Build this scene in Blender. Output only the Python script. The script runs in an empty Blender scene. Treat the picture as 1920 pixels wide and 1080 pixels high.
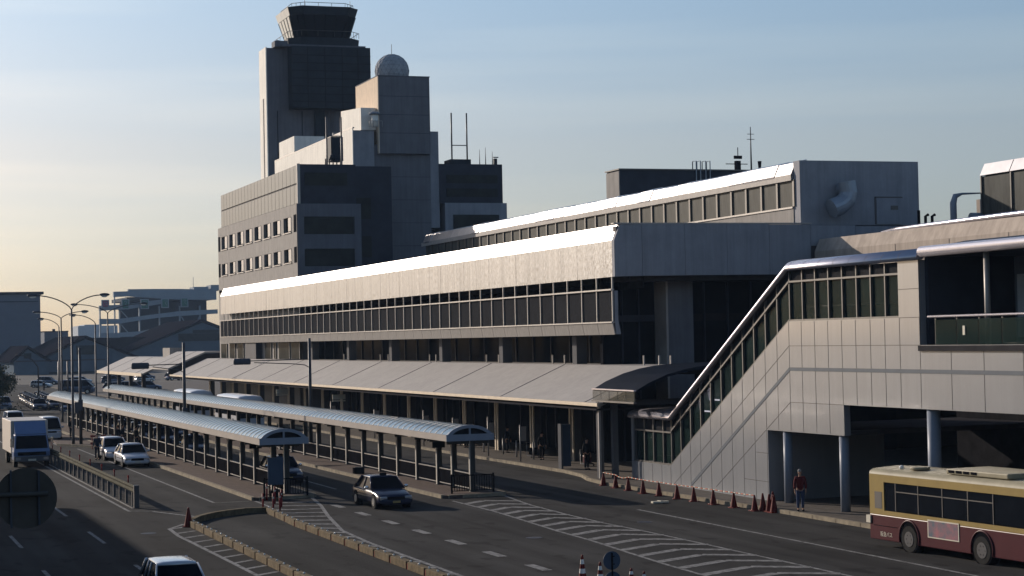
import bpy, bmesh, math, random
from mathutils import Vector, Matrix
from math import sin, cos, pi, radians, sqrt, atan2
random.seed(7)
S = bpy.context.scene
COL = S.collection
R = radians
W = {}          # world location of every root

# ------------------------------------------------------------------ camera
H = 7.8
cam = bpy.data.cameras.new('camera'); cam.sensor_width = 36; cam.lens = 36 * 3600 / 1920
cam.clip_start = .5; cam.clip_end = 6000
co = bpy.data.objects.new('camera', cam); COL.objects.link(co); S.camera = co
yaw, pitch, roll = R(19.457), R(1.4847), 0.021
fwd = Vector((sin(yaw) * cos(pitch), cos(yaw) * cos(pitch), sin(pitch)))
right = Vector((cos(yaw), -sin(yaw), 0)); up = right.cross(fwd)
r2 = right * cos(roll) - up * sin(roll); u2 = up * cos(roll) + right * sin(roll)
M = Matrix((( r2.x, u2.x, -fwd.x, 0), (r2.y, u2.y, -fwd.y, 0), (r2.z, u2.z, -fwd.z, H), (0, 0, 0, 1)))
co.matrix_world = M

# ------------------------------------------------------------------ light
SUN_EL, SUN_AZ = R(18), R(-27)      # azimuth measured from +Y towards +X
sd = Vector((sin(SUN_AZ) * cos(SUN_EL), cos(SUN_AZ) * cos(SUN_EL), sin(SUN_EL)))
sl = bpy.data.lights.new('sun', 'SUN'); sl.energy = 4.8; sl.angle = R(.5); sl.color = (1, .87, .74)
so = bpy.data.objects.new('sun', sl); COL.objects.link(so)
so.rotation_euler = sd.to_track_quat('Z', 'Y').to_euler()
wd = bpy.data.worlds.new('World'); S.world = wd; wd.use_nodes = True
nt = wd.node_tree; N = nt.nodes; N.clear()
out = N.new('ShaderNodeOutputWorld'); bg = N.new('ShaderNodeBackground'); sk = N.new('ShaderNodeTexSky')
sk.sky_type = 'NISHITA'; sk.sun_disc = False; sk.sun_elevation = SUN_EL; sk.sun_rotation = SUN_AZ
sk.air_density = 1.0; sk.dust_density = 1.0; sk.ozone_density = 3.0; sk.altitude = 0
bg.inputs['Strength'].default_value = .08
tc = N.new('ShaderNodeTexCoord'); mp = N.new('ShaderNodeMapping'); mp.inputs['Scale'].default_value = (1.0, 1.0, 16)
ns = N.new('ShaderNodeTexNoise'); ns.inputs['Scale'].default_value = 2.0; ns.inputs['Detail'].default_value = 5; ns.inputs['Roughness'].default_value = .5
cr = N.new('ShaderNodeValToRGB'); cr.color_ramp.elements[0].position = .47; cr.color_ramp.elements[1].position = .66
cr.color_ramp.elements[0].color = (1, 1, 1, 1); cr.color_ramp.elements[1].color = (1.13, 1.08, 1.03, 1)
sp = N.new('ShaderNodeSeparateXYZ'); tr_ = N.new('ShaderNodeValToRGB'); e = tr_.color_ramp.elements
e[0].position = .03; e[0].color = (1.08, 1.08, 1.24, 1); e[1].position = .19; e[1].color = (1.50, 1.46, 1.44, 1)
m_ = e.new(.10); m_.color = (1.40, 1.22, 1.22, 1)
m1 = N.new('ShaderNodeVectorMath'); m1.operation = 'MULTIPLY'; m2 = N.new('ShaderNodeVectorMath'); m2.operation = 'MULTIPLY'
L = nt.links.new
L(tc.outputs['Generated'], mp.inputs[0]); L(mp.outputs[0], ns.inputs[0]); L(ns.outputs['Fac'], cr.inputs[0])
L(tc.outputs['Generated'], sp.inputs[0]); L(sp.outputs['Z'], tr_.inputs[0])
L(sk.outputs[0], m1.inputs[0]); L(tr_.outputs[0], m1.inputs[1]); L(m1.outputs[0], m2.inputs[0]); L(cr.outputs[0], m2.inputs[1])
L(m2.outputs[0], bg.inputs[0]); L(bg.outputs[0], out.inputs[0])
S.view_settings.view_transform = 'Standard'; S.view_settings.look = 'None'; S.view_settings.exposure = 0; S.view_settings.gamma = 1
S.cycles.max_bounces = 6; S.cycles.volume_bounces = 0
S.cycles.caustics_reflective = False; S.cycles.caustics_refractive = False
S.cycles.sample_clamp_indirect = 6

# ------------------------------------------------------------------ materials
def mat(name, col, rough=.7, metal=0., var=.15, scale=1.5, bump=0., stretch=(1, 1, 1), spec=.09, streak=0., rvar=0., col2=None, alpha=None, emit=None, coat=0.):
    m = bpy.data.materials.new(name); m.use_nodes = True
    t = m.node_tree; n = t.nodes; l = t.links.new
    b = n['Principled BSDF']; b.inputs['Roughness'].default_value = rough; b.inputs['Metallic'].default_value = metal
    b.inputs['Specular IOR Level'].default_value = spec; b.inputs['Coat Weight'].default_value = coat; b.inputs['Coat Roughness'].default_value = .08
    c = tuple(col) + (1,)
    g = n.new('ShaderNodeTexCoord'); mpp = n.new('ShaderNodeMapping'); mpp.inputs['Scale'].default_value = stretch
    l(g.outputs['Object'], mpp.inputs[0])
    no = n.new('ShaderNodeTexNoise'); no.inputs['Scale'].default_value = scale; no.inputs['Detail'].default_value = 8; no.inputs['Roughness'].default_value = .62
    l(mpp.outputs[0], no.inputs[0])
    if var or col2:
        rp = n.new('ShaderNodeValToRGB'); e = rp.color_ramp.elements
        e[0].position = .3; e[1].position = .7
        a = tuple(x * (1 - var) for x in col) + (1,); z = (tuple(col2) if col2 else tuple(min(1, x * (1 + var)) for x in col)) + (1,)
        e[0].color = a; e[1].color = z
        l(no.outputs['Fac'], rp.inputs[0]); srcc = rp.outputs[0]
        if streak:
            m2_ = n.new('ShaderNodeMapping'); m2_.inputs['Scale'].default_value = (1.6, 1.6, .09); l(g.outputs['Object'], m2_.inputs[0])
            n2_ = n.new('ShaderNodeTexNoise'); n2_.inputs['Scale'].default_value = 1.5; n2_.inputs['Detail'].default_value = 7; n2_.inputs['Roughness'].default_value = .7; l(m2_.outputs[0], n2_.inputs[0])
            q_ = n.new('ShaderNodeMapRange'); q_.inputs[1].default_value = .38; q_.inputs[2].default_value = .62; q_.inputs[3].default_value = 1 + streak * .35; q_.inputs[4].default_value = 1 - streak; l(n2_.outputs['Fac'], q_.inputs[0])
            v3_ = n.new('ShaderNodeVectorMath'); v3_.operation = 'SCALE'; l(srcc, v3_.inputs[0]); l(q_.outputs[0], v3_.inputs['Scale']); srcc = v3_.outputs[0]
        l(srcc, b.inputs['Base Color'])
    else: b.inputs['Base Color'].default_value = c
    if rvar:
        mr = n.new('ShaderNodeMapRange'); mr.inputs[1].default_value = .3; mr.inputs[2].default_value = .7
        mr.inputs[3].default_value = max(.02, rough - rvar); mr.inputs[4].default_value = min(1, rough + rvar)
        l(no.outputs['Fac'], mr.inputs[0]); l(mr.outputs[0], b.inputs['Roughness'])
    if bump:
        bp = n.new('ShaderNodeBump'); bp.inputs['Strength'].default_value = bump; bp.inputs['Distance'].default_value = .02
        l(no.outputs['Fac'], bp.inputs['Height']); l(bp.outputs[0], b.inputs['Normal'])
    if emit: b.inputs['Emission Color'].default_value = tuple(emit) + (1,); b.inputs['Emission Strength'].default_value = 1
    if alpha is not None: b.inputs['Alpha'].default_value = alpha
    return m

def asphalt(name, base):
    m = bpy.data.materials.new(name); m.use_nodes = True
    t = m.node_tree; n = t.nodes; l = t.links.new; b = n['Principled BSDF']
    g = n.new('ShaderNodeNewGeometry')
    def noise(scale, st=(1, 1, 1), det=6):
        mp_ = n.new('ShaderNodeMapping'); mp_.inputs['Scale'].default_value = st; l(g.outputs['Position'], mp_.inputs[0])
        q = n.new('ShaderNodeTexNoise'); q.inputs['Scale'].default_value = scale; q.inputs['Detail'].default_value = det; l(mp_.outputs[0], q.inputs[0]); return q.outputs['Fac']
    def mr(x, a, bb, c, d):
        q = n.new('ShaderNodeMapRange'); q.inputs[1].default_value = a; q.inputs[2].default_value = bb; q.inputs[3].default_value = c; q.inputs[4].default_value = d; l(x, q.inputs[0]); return q.outputs[0]
    def mul(a, c):
        q = n.new('ShaderNodeMath'); q.operation = 'MULTIPLY'; l(a, q.inputs[0]); l(c, q.inputs[1]); return q.outputs[0]
    k = mul(mul(mr(noise(.11), .35, .65, .78, 1.2), mr(noise(.9, (1, .035, 1)), .35, .65, .70, 1.18)), mr(noise(28, det=2), .3, .7, .7, 1.35))
    k = mul(k, mr(noise(1.1, (1, .5, 1), 8), .58, .66, 1, .62))
    c = n.new('ShaderNodeVectorMath'); c.operation = 'SCALE'; c.inputs[0].default_value = base; l(k, c.inputs['Scale'])
    l(c.outputs[0], b.inputs['Base Color']); b.inputs['Roughness'].default_value = .95; b.inputs['Specular IOR Level'].default_value = .04
    bp = n.new('ShaderNodeBump'); bp.inputs['Strength'].default_value = .35; bp.inputs['Distance'].default_value = .01; l(noise(60, det=2), bp.inputs['Height']); l(bp.outputs[0], b.inputs['Normal'])
    return m

def paint_mat():
    m = bpy.data.materials.new('worn road paint'); m.use_nodes = True
    t = m.node_tree; n = t.nodes; l = t.links.new; b = n['Principled BSDF']
    g = n.new('ShaderNodeNewGeometry')
    q = n.new('ShaderNodeTexNoise'); q.inputs['Scale'].default_value = 3.5; q.inputs['Detail'].default_value = 10; q.inputs['Roughness'].default_value = .75; l(g.outputs['Position'], q.inputs[0])
    r = n.new('ShaderNodeValToRGB'); e = r.color_ramp.elements; e[0].position = .36; e[0].color = (.05, .048, .046, 1); e[1].position = .60; e[1].color = (.28, .278, .272, 1)
    l(q.outputs['Fac'], r.inputs[0]); l(r.outputs[0], b.inputs['Base Color']); b.inputs['Roughness'].default_value = .8; b.inputs['Specular IOR Level'].default_value = .1
    return m

def glass_mat(name, col, rough=.06, trans=0., var=.3, spec=.2):
    m = mat(name, col, rough, var=var, scale=.8, spec=spec)
    b = m.node_tree.nodes['Principled BSDF']; b.inputs['Transmission Weight'].default_value = trans; b.inputs['IOR'].default_value = 1.13
    return m

M_ASPH = asphalt('asphalt', (.040, .039, .038)); M_ASPH2 = asphalt('older asphalt', (.038, .037, .035))
M_PAINT = paint_mat()
M_PAVE = mat('paving slabs', (.105, .092, .08), .85, var=.25, scale=2.5, bump=.3)
M_BRICKPAVE = mat('brown block paving', (.105, .078, .066), .85, var=.25, scale=4, bump=.3)
M_KERB = mat('kerb concrete', (.24, .205, .155), .85, var=.3, scale=2.5, bump=.3, col2=(.32, .275, .20))
M_BLOCK = mat('weathered block concrete', (.13, .10, .06), .9, var=.45, scale=3.5, bump=.5)
M_BAND = mat('brushed metal cladding', (.235, .232, .23), .44, .65, var=.45, scale=7, bump=.8, stretch=(1, 1.2, .5), rvar=.16, spec=.4, streak=.22)
M_HOOD = mat('metal roof hood', (.48, .465, .47), .30, .75, var=.08, scale=2, bump=.05)
M_BEIGE = mat('beige concrete panel', (.29, .27, .25), .75, var=.10, scale=.9, bump=.1, streak=.14)
M_BEIGE2 = mat('warm concrete wall', (.42, .355, .30), .8, var=.13, scale=.8, bump=.1, stretch=(1, 1, .3), streak=.16)
M_GREYW = mat('grey end wall panel', (.27, .275, .30), .7, var=.12, scale=.7, bump=.05, streak=.12)
M_GREYD = mat('dark blue grey cladding', (.036, .040, .054), .55, var=.2, scale=.8)
M_TOWER = mat('tower dark cladding', (.022, .029, .038), .6, var=.25, scale=.7)
M_TOWERG = mat('tower grey concrete', (.13, .135, .155), .8, var=.12, scale=.5, bump=.1, streak=.14)
M_TOWERL = mat('pale and sunlit concrete', (.86, .82, .74), .8, var=.07, scale=.5, streak=.1)  # brightened past the grey concrete so sun-facing sides read as sunlit
M_RADW = mat('radome block concrete', (.155, .155, .17), .8, var=.12, scale=.6, bump=.1, streak=.14)
M_CURT = mat('curtain wall panel', (.15, .155, .15), .45, .1, var=.1, scale=.8, streak=.15)
M_DGLASS = glass_mat('dark glass', (.010, .012, .016), .12, spec=.015)
M_DGLASS2 = glass_mat('smoked glass', (.035, .037, .034), .2, spec=.03)
M_GGLASS = glass_mat('green glass', (.020, .036, .033), .05, spec=.12); M_GGLASS.node_tree.nodes['Principled BSDF'].inputs['Alpha'].default_value = .6
M_CLGLASS = mat('ribbed clerestory glass', (.065, .066, .058), .45, spec=.05, var=.35, scale=1.3, stretch=(1, 2, .4))
M_LOUV = mat('louvre mesh', (.034, .034, .036), 1.0, 0, spec=0, var=.2, scale=9, stretch=(1, 1, 1), bump=.4)
M_FIN = mat('pale fin metal', (.36, .34, .32), .5, .3, var=.08)
M_WHITE = mat('white enamel panel', (.212, .222, .238), .30, .0, var=.05, scale=.9, spec=.7, coat=.3, streak=.06)
M_JOINT = mat('panel joint', (.12, .11, .11), .8, var=.1)
M_STRIPE = mat('blue grey stripe', (.24, .27, .32), .4, var=.08)
M_FRAME = mat('bronze window frame', (.13, .125, .12), .45, .5, var=.1)
M_TUBE = mat('polished aluminium', (.52, .50, .56), .27, .65, var=.05, spec=.5)
M_CANOPY = mat('canopy metal sheet', (.37, .345, .32), .6, .1, var=.06, scale=.5, bump=.03, streak=.10)
M_SEAM = mat('canopy seam', (.13, .12, .12), .7, var=.1)
M_CTRIM = mat('canopy eave trim', (.55, .48, .38), .5, .2, var=.1)
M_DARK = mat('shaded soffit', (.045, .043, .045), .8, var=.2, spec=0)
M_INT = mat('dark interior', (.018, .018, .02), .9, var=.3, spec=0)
M_COL = mat('column cladding', (.11, .11, .115), .6, var=.1, spec=0.02)
M_DARKROOF = mat('dark arched sheet', (.009, .013, .022), .6, 0, spec=0.01, var=.15)
M_SHROOF = mat('blue polycarbonate', (.11, .175, .22), .2, var=.12, scale=1.2, spec=.8)
M_SHRIB = mat('shelter rib', (.46, .44, .40), .45, .3, var=.08)
M_FASCIA = mat('shelter fascia', (.33, .295, .265), .6, var=.08, scale=.8)
M_POST = mat('shelter post paint', (.085, .082, .078), .55, .2, var=.12, spec=0)
M_BLACK = mat('black paint', (.010, .010, .012), .9, var=.2, spec=0)
M_RAIL = mat('rail steel', (.42, .41, .40), .35, .7, var=.1)
M_POLE = mat('galvanised pole', (.085, .085, .09), .5, .5, var=.15)
M_LAMP = mat('lamp housing', (.07, .075, .09), .5, .2, var=.1)
M_LENS = mat('lamp glass', (.75, .74, .70), .2, var=.03)
M_GUARD = mat('guardrail pale paint', (.10, .096, .075), .95, spec=.02, var=.3, scale=2)
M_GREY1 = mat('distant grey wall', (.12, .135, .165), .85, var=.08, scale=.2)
M_GARAGE = mat('garage concrete', (.26, .30, .34), .85, var=.1, scale=.3)
M_GARAGED = mat('garage interior', (.035, .045, .06), .9, var=.15)
M_ROOFD = mat('dark shed roof', (.013, .012, .016), 1.0, spec=0, var=.15, scale=.5)
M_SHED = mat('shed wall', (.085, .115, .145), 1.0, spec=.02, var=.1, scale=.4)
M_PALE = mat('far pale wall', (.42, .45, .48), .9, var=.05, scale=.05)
M_SIGNB = mat('blue sign face', (.05, .075, .115), .45, var=.1)
M_SIGNBK = mat('sign back', (.085, .075, .066), .6, .1, var=.15, scale=4)
M_SIGNW = mat('white sign board', (.62, .58, .48), .5, var=.05)
M_RED = mat('cone orange red', (.13, .018, .015), .5, var=.2, scale=6)
M_REDP = mat('red post', (.25, .03, .03), .5, var=.2)
M_TYRE = mat('tyre rubber', (.018, .018, .018), .85, var=.2, scale=8)
M_RIM = mat('wheel rim', (.5, .5, .5), .3, .9, var=.1)
M_CHROME = mat('chrome trim', (.75, .75, .75), .12, 1., var=0)
M_HEAD = mat('headlight glass', (.5, .5, .5), .06, .5, var=.1, spec=1)
M_CARGL = glass_mat('car window', (.008, .010, .014), .04)
M_LEAF = mat('dark leaves', (.035, .05, .03), .7, var=.5, scale=2)
M_BARK = mat('bark', (.06, .045, .035), .9, var=.3, scale=4)
M_SKIN = mat('skin', (.45, .27, .19), .6, var=.08)
M_HAIR = mat('black hair', (.015, .013, .012), .6, var=.2)
def car_paint(name, c, metal=.0): return mat(name, c, .28, metal, var=.03, scale=3, spec=.35, coat=.15)
M_CW = car_paint('white car paint', (.55, .56, .60)); M_CNAVY = mat('navy taxi paint', (.012, .016, .040), .25, var=.03, scale=3, spec=.28); M_CBLK = car_paint('black car paint', (.012, .012, .016))
M_CSIL = car_paint('silver car paint', (.36, .38, .40), .5); M_CSIL2 = mat('bright silver paint', (.50, .52, .55), .22, .35, var=.03, spec=.5, coat=.6); M_CBLUE = car_paint('slate blue paint', (.07, .10, .16), .3)
M_CREAM = mat('bus cream paint', (.32, .235, .09), .35, var=.08, scale=1.5, spec=.15); M_MAROON = mat('bus maroon paint', (.07, .016, .021), .38, var=.1, scale=1.5, spec=.15)
M_BUSROOF = mat('bus roof', (.30, .27, .19), .5, var=.2, scale=1.2)
M_BOX = mat('truck box panel', (.52, .47, .42), .45, .1, var=.06); M_CAB = car_paint('truck cab blue', (.13, .19, .33))
M_ADV = mat('advert print', (.06, .22, .27), .6, var=.35, scale=1.6, col2=(.42, .16, .17), spec=.05)

# ------------------------------------------------------------------ mesh helpers
FK = 1.0       # distance factor for the measured far background
class MB:
    def __init__(s): s.v = []; s.f = []; s.k = []; s.cur = 0; s.sm = False; s.s = []
    def _f(s, idx): s.f.append(idx); s.k.append(s.cur); s.s.append(s.sm)
    def poly(s, pts):
        b = len(s.v); s.v += [tuple(p) for p in pts]; s._f(list(range(b, b + len(pts)))); return s
    def box(s, x0, x1, y0, y1, z0, z1):
        if x1 < x0: x0, x1 = x1, x0
        if y1 < y0: y0, y1 = y1, y0
        if z1 < z0: z0, z1 = z1, z0
        b = len(s.v); s.v += [(x, y, z) for x in (x0, x1) for y in (y0, y1) for z in (z0, z1)]
        for q in ((0, 1, 3, 2), (4, 6, 7, 5), (0, 4, 5, 1), (2, 3, 7, 6), (0, 2, 6, 4), (1, 5, 7, 3)): s._f([b + i for i in q])
        return s
    def prism(s, pts, ax, a0, a1):
        mk = {'x': lambda p, a: (a, p[0], p[1]), 'y': lambda p, a: (p[0], a, p[1]), 'z': lambda p, a: (p[0], p[1], a)}[ax]
        b = len(s.v); n = len(pts); s.v += [mk(p, a0) for p in pts] + [mk(p, a1) for p in pts]
        sm = s.sm; s.sm = False
        s._f([b + i for i in range(n)]); s._f([b + n + i for i in reversed(range(n))]); s.sm = sm
        for i in range(n):
            j = (i + 1) % n; s._f([b + i, b + j, b + n + j, b + n + i])
        return s
    def tube(s, p0, p1, r, n=8, r2=None, caps=True):
        return s.path([p0, p1], [r, r if r2 is None else r2], n, caps)
    def path(s, pts, r, n=8, caps=True):
        pts = [Vector(p) for p in pts]; m = len(pts)
        rr = r if isinstance(r, (list, tuple)) else [r] * m
        b = len(s.v); ref = None; sm = s.sm; s.sm = True
        for i, p in enumerate(pts):
            d = (pts[min(i + 1, m - 1)] - pts[max(i - 1, 0)]).normalized()
            if ref is None: ref = Vector((1, 0, 0)) if abs(d.x) < .7 else Vector((0, 1, 0))
            a = d.cross(ref).normalized(); c = d.cross(a).normalized(); ref = a.cross(d)
            for k in range(n):
                t = 2 * pi * k / n; q = p + (a * cos(t) + c * sin(t)) * rr[i]; s.v.append(tuple(q))
        for i in range(m - 1):
            for k in range(n):
                s._f([b + i * n + k, b + i * n + (k + 1) % n, b + (i + 1) * n + (k + 1) % n, b + (i + 1) * n + k])
        s.sm = False
        if caps: s._f([b + k for k in range(n)]); s._f([b + (m - 1) * n + k for k in range(n)])
        s.sm = sm; return s
    def sphere(s, c, rx, ry=None, rz=None, nu=14, nv=9):
        ry = ry or rx; rz = rz or rx; pts = []; b = len(s.v); sm = s.sm; s.sm = True
        s.v.append((c[0], c[1], c[2] + rz))
        for j in range(1, nv):
            for i in range(nu):
                t = pi * j / nv; f = 2 * pi * i / nu; s.v.append((c[0] + rx * sin(t) * cos(f), c[1] + ry * sin(t) * sin(f), c[2] + rz * cos(t)))
        s.v.append((c[0], c[1], c[2] - rz)); e = len(s.v) - 1
        for i in range(nu):
            j = (i + 1) % nu; s._f([b, b + 1 + i, b + 1 + j]); s._f([e, e - nu + j, e - nu + i])
            for k in range(nv - 2): s._f([b + 1 + k * nu + i, b + 1 + (k + 1) * nu + i, b + 1 + (k + 1) * nu + j, b + 1 + k * nu + j])
        s.sm = sm; return s
    def sweep(s, prof, path, close=False):
        """prof: (x, dz) points; path: (y, z) points -> sheet or closed profile swept along y"""
        b = len(s.v); n = len(prof)
        for (y, z) in path: s.v += [(x, y, z + dz) for (x, dz) in prof]
        for i in range(len(path) - 1):
            for k in range(n if close else n - 1):
                j = (k + 1) % n; s._f([b + i * n + k, b + i * n + j, b + (i + 1) * n + j, b + (i + 1) * n + k])
        if close:
            sm = s.sm; s.sm = False
            s._f([b + k for k in range(n)]); s._f([b + (len(path) - 1) * n + k for k in range(n)]); s.sm = sm
        return s
    def loft(s, rings, close_ring=True, caps=True):
        b = len(s.v); n = len(rings[0])
        for r in rings: s.v += [tuple(p) for p in r]
        for i in range(len(rings) - 1):
            for k in range(n if close_ring else n - 1):
                j = (k + 1) % n; s._f([b + i * n + k, b + i * n + j, b + (i + 1) * n + j, b + (i + 1) * n + k])
        if caps: s._f([b + k for k in range(n)]); s._f([b + (len(rings) - 1) * n + k for k in range(n)])
        return s
    def mesh(s, name, mats, off=(0, 0, 0), recalc=True):
        me = bpy.data.meshes.new(name)
        if FK != 1.0: s.v = [(x * FK, y * FK, max(0., H + (z - H) * FK)) for x, y, z in s.v]
        me.from_pydata([(x - off[0], y - off[1], z - off[2]) for x, y, z in s.v], [], s.f)
        for m in (mats if isinstance(mats, (list, tuple)) else [mats]): me.materials.append(m)
        for p, k, sm in zip(me.polygons, s.k, s.s): p.material_index = k; p.use_smooth = sm
        if recalc:
            bm = bmesh.new(); bm.from_mesh(me); bmesh.ops.recalc_face_normals(bm, faces=bm.faces); bm.to_mesh(me); bm.free()
        me.update(); return me
    def build(s, name, mats, parent=None, bevel=0, loc=None):
        off = W.get(parent, (0, 0, 0)) if parent else (loc or (0, 0, 0))
        o = bpy.data.objects.new(name, s.mesh(name, mats, off)); COL.objects.link(o)
        if parent: o.parent = parent; W[o] = off
        else: o.location = off; W[o] = off
        if bevel:
            b = o.modifiers.new('bevel', 'BEVEL'); b.width = bevel; b.segments = 2; b.limit_method = 'ANGLE'; b.angle_limit = R(40)
        return o

def tag(o, label=None, cat=None, group=None, kind=None):
    if label: o['label'] = label
    if cat: o['category'] = cat
    if group: o['group'] = group
    if kind: o['kind'] = kind
    return o
def thing(name, label, cat, loc=(0, 0, 0), rz=0, group=None):
    o = bpy.data.objects.new(name, None); COL.objects.link(o); o.location = loc; o.rotation_euler = (0, 0, rz); o.empty_display_size = .3
    W[o] = tuple(loc); tag(o, label, cat, group); return o
def kids(o): return [c for c in bpy.data.objects if c.parent == o]
CH = {}
def copy_tree(src, loc, rz=0, label=None, scale=None):
    def rec(o, par):
        c = o.copy(); COL.objects.link(c); c.parent = par
        if o not in CH: CH[o] = kids(o)
        for k in CH[o]: rec(k, c)
        return c
    c = rec(src, None); c.location = loc; c.rotation_euler = (0, 0, rz)
    if label: c['label'] = label
    if scale: c.scale = scale
    return c
def inst(o, d, parent):
    c = o.copy(); COL.objects.link(c); c.parent = parent; c.location = Vector(o.location) + Vector(d); return c
ORD = ['first', 'second', 'third', 'fourth', 'fifth', 'sixth', 'seventh', 'eighth', 'ninth', 'tenth', 'eleventh', 'twelfth', 'thirteenth', 'fourteenth', 'fifteenth']
def B(): return MB()
def st(name, mb, m, kind='structure', label=None, cat=None):
    o = mb.build(name, m); o['kind'] = kind
    if label: tag(o, label, cat)
    return o

# ------------------------------------------------------------------ ground, pavements, markings
st('ground', B().poly([(-1500, -60, -.03), (2500, -60, -.03), (2500, 4000, -.03), (-1500, 4000, -.03)]), mat('far ground', (.12, .11, .095), .9, var=.25, scale=.05), label='flat open ground reaching the horizon', cat='ground')
st('road', B().poly([(-30, -40, 0), (60, -40, 0), (60, 420, 0), (-30, 420, 0)]), M_ASPH, label='grey asphalt road with several lanes beside the terminal', cat='road')
pave = [(37.0 + 1.4, -40), (38.4, 75.5), (38.15, 80), (37.95, 88), (37.92, 93.4), (38.3, 96.7), (39.0, 99.3), (39.4, 103), (39.4, 250), (39.4, 400), (110, 400), (110, -40)]
st('pavement', B().prism(pave, 'z', -.02, .15), M_PAVE, label='paved footway in front of the terminal under the canopy', cat='pavement')
def strip(pts, w, z=.004, mb=None):
    mb = mb or B(); pts = [Vector((p[0], p[1])) for p in pts]; Lf = []; Rt = []
    for i, p in enumerate(pts):
        d = (pts[min(i + 1, len(pts) - 1)] - pts[max(i - 1, 0)]).normalized(); nn = Vector((-d.y, d.x)) * w / 2
        Lf.append((p.x + nn.x, p.y + nn.y, z)); Rt.append((p.x - nn.x, p.y - nn.y, z))
    for i in range(len(pts) - 1): mb.poly([Lf[i], Lf[i + 1], Rt[i + 1], Rt[i]])
    return mb
def kerb_run(pts, name, label):
    mb = B(); P = [Vector((p[0], p[1])) for p in pts]
    for a, b in zip(P, P[1:]):
        d = (b - a); n = max(1, round(d.length / 2)); u = d / n; pn = Vector((-d.y, d.x)).normalized() * .09
        for i in range(n):
            p = a + u * (i + .01); q = a + u * (i + .99)
            mb.prism([tuple(p + pn), tuple(q + pn), tuple(q - pn), tuple(p - pn)], 'z', -.02, .165 + random.uniform(0, .008))
    return st(name, mb, M_KERB, label=label, cat='kerb')
kerb_run(pave[:9], 'kerb', 'pale kerb stones edging the footway of the terminal')
def island(x0, x1, y0, y1, lab):
    pts = [(x0, y0 + .15), (x0 + .3, y0 - .1), (x1 - .25, y0 + .1), (x1, y0 + .5), (x1, y1), (x0 + .8, y1 + 1.5), (x0, y1)]
    st('traffic_island', B().prism(pts, 'z', -.02, .15), M_BRICKPAVE, label='brown paved waiting island under the ' + lab, cat='traffic island')
    kerb_run([(x0, y0 + .15), (x0, y1)], 'kerb', 'weathered kerb along the road side of the ' + lab + ' island')
    kerb_run([(x1, y0 + .5), (x1, y1)], 'kerb', 'kerb along the far side of the ' + lab + ' island')
    kerb_run([(x0 + .2, y0), (x1 - .1, y0 + .15)], 'kerb', 'short kerb closing the near end of the ' + lab + ' island')
island(19.5, 22.7, 94.2, 197, 'nearer taxi shelter')
island(28.0, 31.3, 89.9, 222, 'farther bus shelter')
kerb_run([(16.6, 156), (18.9, 150.5)], 'kerb', 'angled kerb beside the street lamp base'); 
st('traffic_island', B().prism([(16.6, 156.3), (18.9, 150.6), (19.4, 152), (19.4, 172), (17.5, 172)], 'z', -.02, .14), M_BRICKPAVE, label='small paved island around the tall double street lamp', cat='traffic island')
mk = B()
def dash(x, y0, y1, w=.32): strip([(x, y0), (x, y1)], w, mb=mk)
for k in range(-6, 3): dash(22.4, 78.75 + k * 4.58, 80.6 + k * 4.58, .36)
for k in range(0, 12):
    if k != 1: pass
for x in (6.8, 10.0):
    for k in range(-5, 12): dash(x, 77.3 + k * 13.4 + (0 if x > 8 else 0), 82.6 + k * 13.4, .15)
strip([(13.0, 91.5), (13.0, 240)], .15, mb=mk)
strip([(17.5, 94.1), (17.45, 150)], .15, mb=mk); strip([(17.4, 94.2), (19.2, 94.0)], .12, mb=mk)
strip([(24.9, 99), (25.0, 220)], .0 + .14, mb=mk)
strip([(33.8, 40), (33.8, 79.4)], .16, mb=mk); strip([(33.8, 110), (33.8, 230)], .15, mb=mk)
LE = [(28.0, 88.5), (27.95, 82.3), (27.78, 79.3), (27.3, 72.3), (27.16, 68.3), (26.82, 64.1), (26.52, 59.9), (26.4, 56.7), (26.1, 48), (25.9, 38)]
RE = [(31.4, 91.8), (30.65, 85.9), (30.48, 84.4), (30.2, 78.8), (30.16, 74.4), (30.3, 70.4), (30.35, 66), (30.37, 60), (30.4, 38)]
strip(LE, .15, mb=mk); strip(RE, .15, mb=mk)
def lerpX(E_, y):
    for a, b in zip(E_, E_[1:]):
        if b[1] <= y <= a[1]:
            t = (y - a[1]) / (b[1] - a[1]); return a[0] + t * (b[0] - a[0])
    return E_[-1][0] if y < E_[-1][1] else E_[0][0]
for k in range(-3, 22):
    y = 88.3 - k * 1.98 - .6
    if y > 88.4 or y < 42: continue
    xl, xr = lerpX(LE, y - 1.2), lerpX(RE, y - 1.0); xm = 28.75 + (y - 60) * .02
    strip([(xl, y - 1.2), (xm, y)], .46, .008, mk); strip([(xm, y), (xr, y - 1.1)], .46, .012, mk)
ZM = [(22.7, 97.9), (22.5, 94.6), (21.8, 89.8), (20.75, 84.1), (19.65, 77.3), (19.4, 72.1), (19.35, 60), (19.3, 45)]
strip(ZM, .17, mb=mk); strip([(19.5, 93.9), (19.45, 90.4), (18.95, 87.5)], .13, mb=mk)
for k in range(0, 26):
    y = 92.4 - 1.92 * k; xl = 19.7 if y > 90 else 18.65
    xr = lerpX(ZM, y - .8)
    if xl < xr: strip([(xl, y + .1), (xr, y - .75)], .36, .008, mk)
strip([(14.0, 90.9), (15.7, 86.1)], .17, mb=mk)
ZL = [(14.55, 83.9), (14.2, 83.7), (13.3, 81.9), (13.15, 78.7), (13.2, 74.7), (13.25, 70), (13.3, 64), (13.35, 45)]
strip(ZL, .17, mb=mk)
for k in range(0, 20):
    y = 81.7 - 1.98 * k; strip([(13.25, y), (14.15, y + .75)], .26, .008, mk)
strip([(13.0, 91.7), (14.1, 90.9)], .15, .012, mk)
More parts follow.
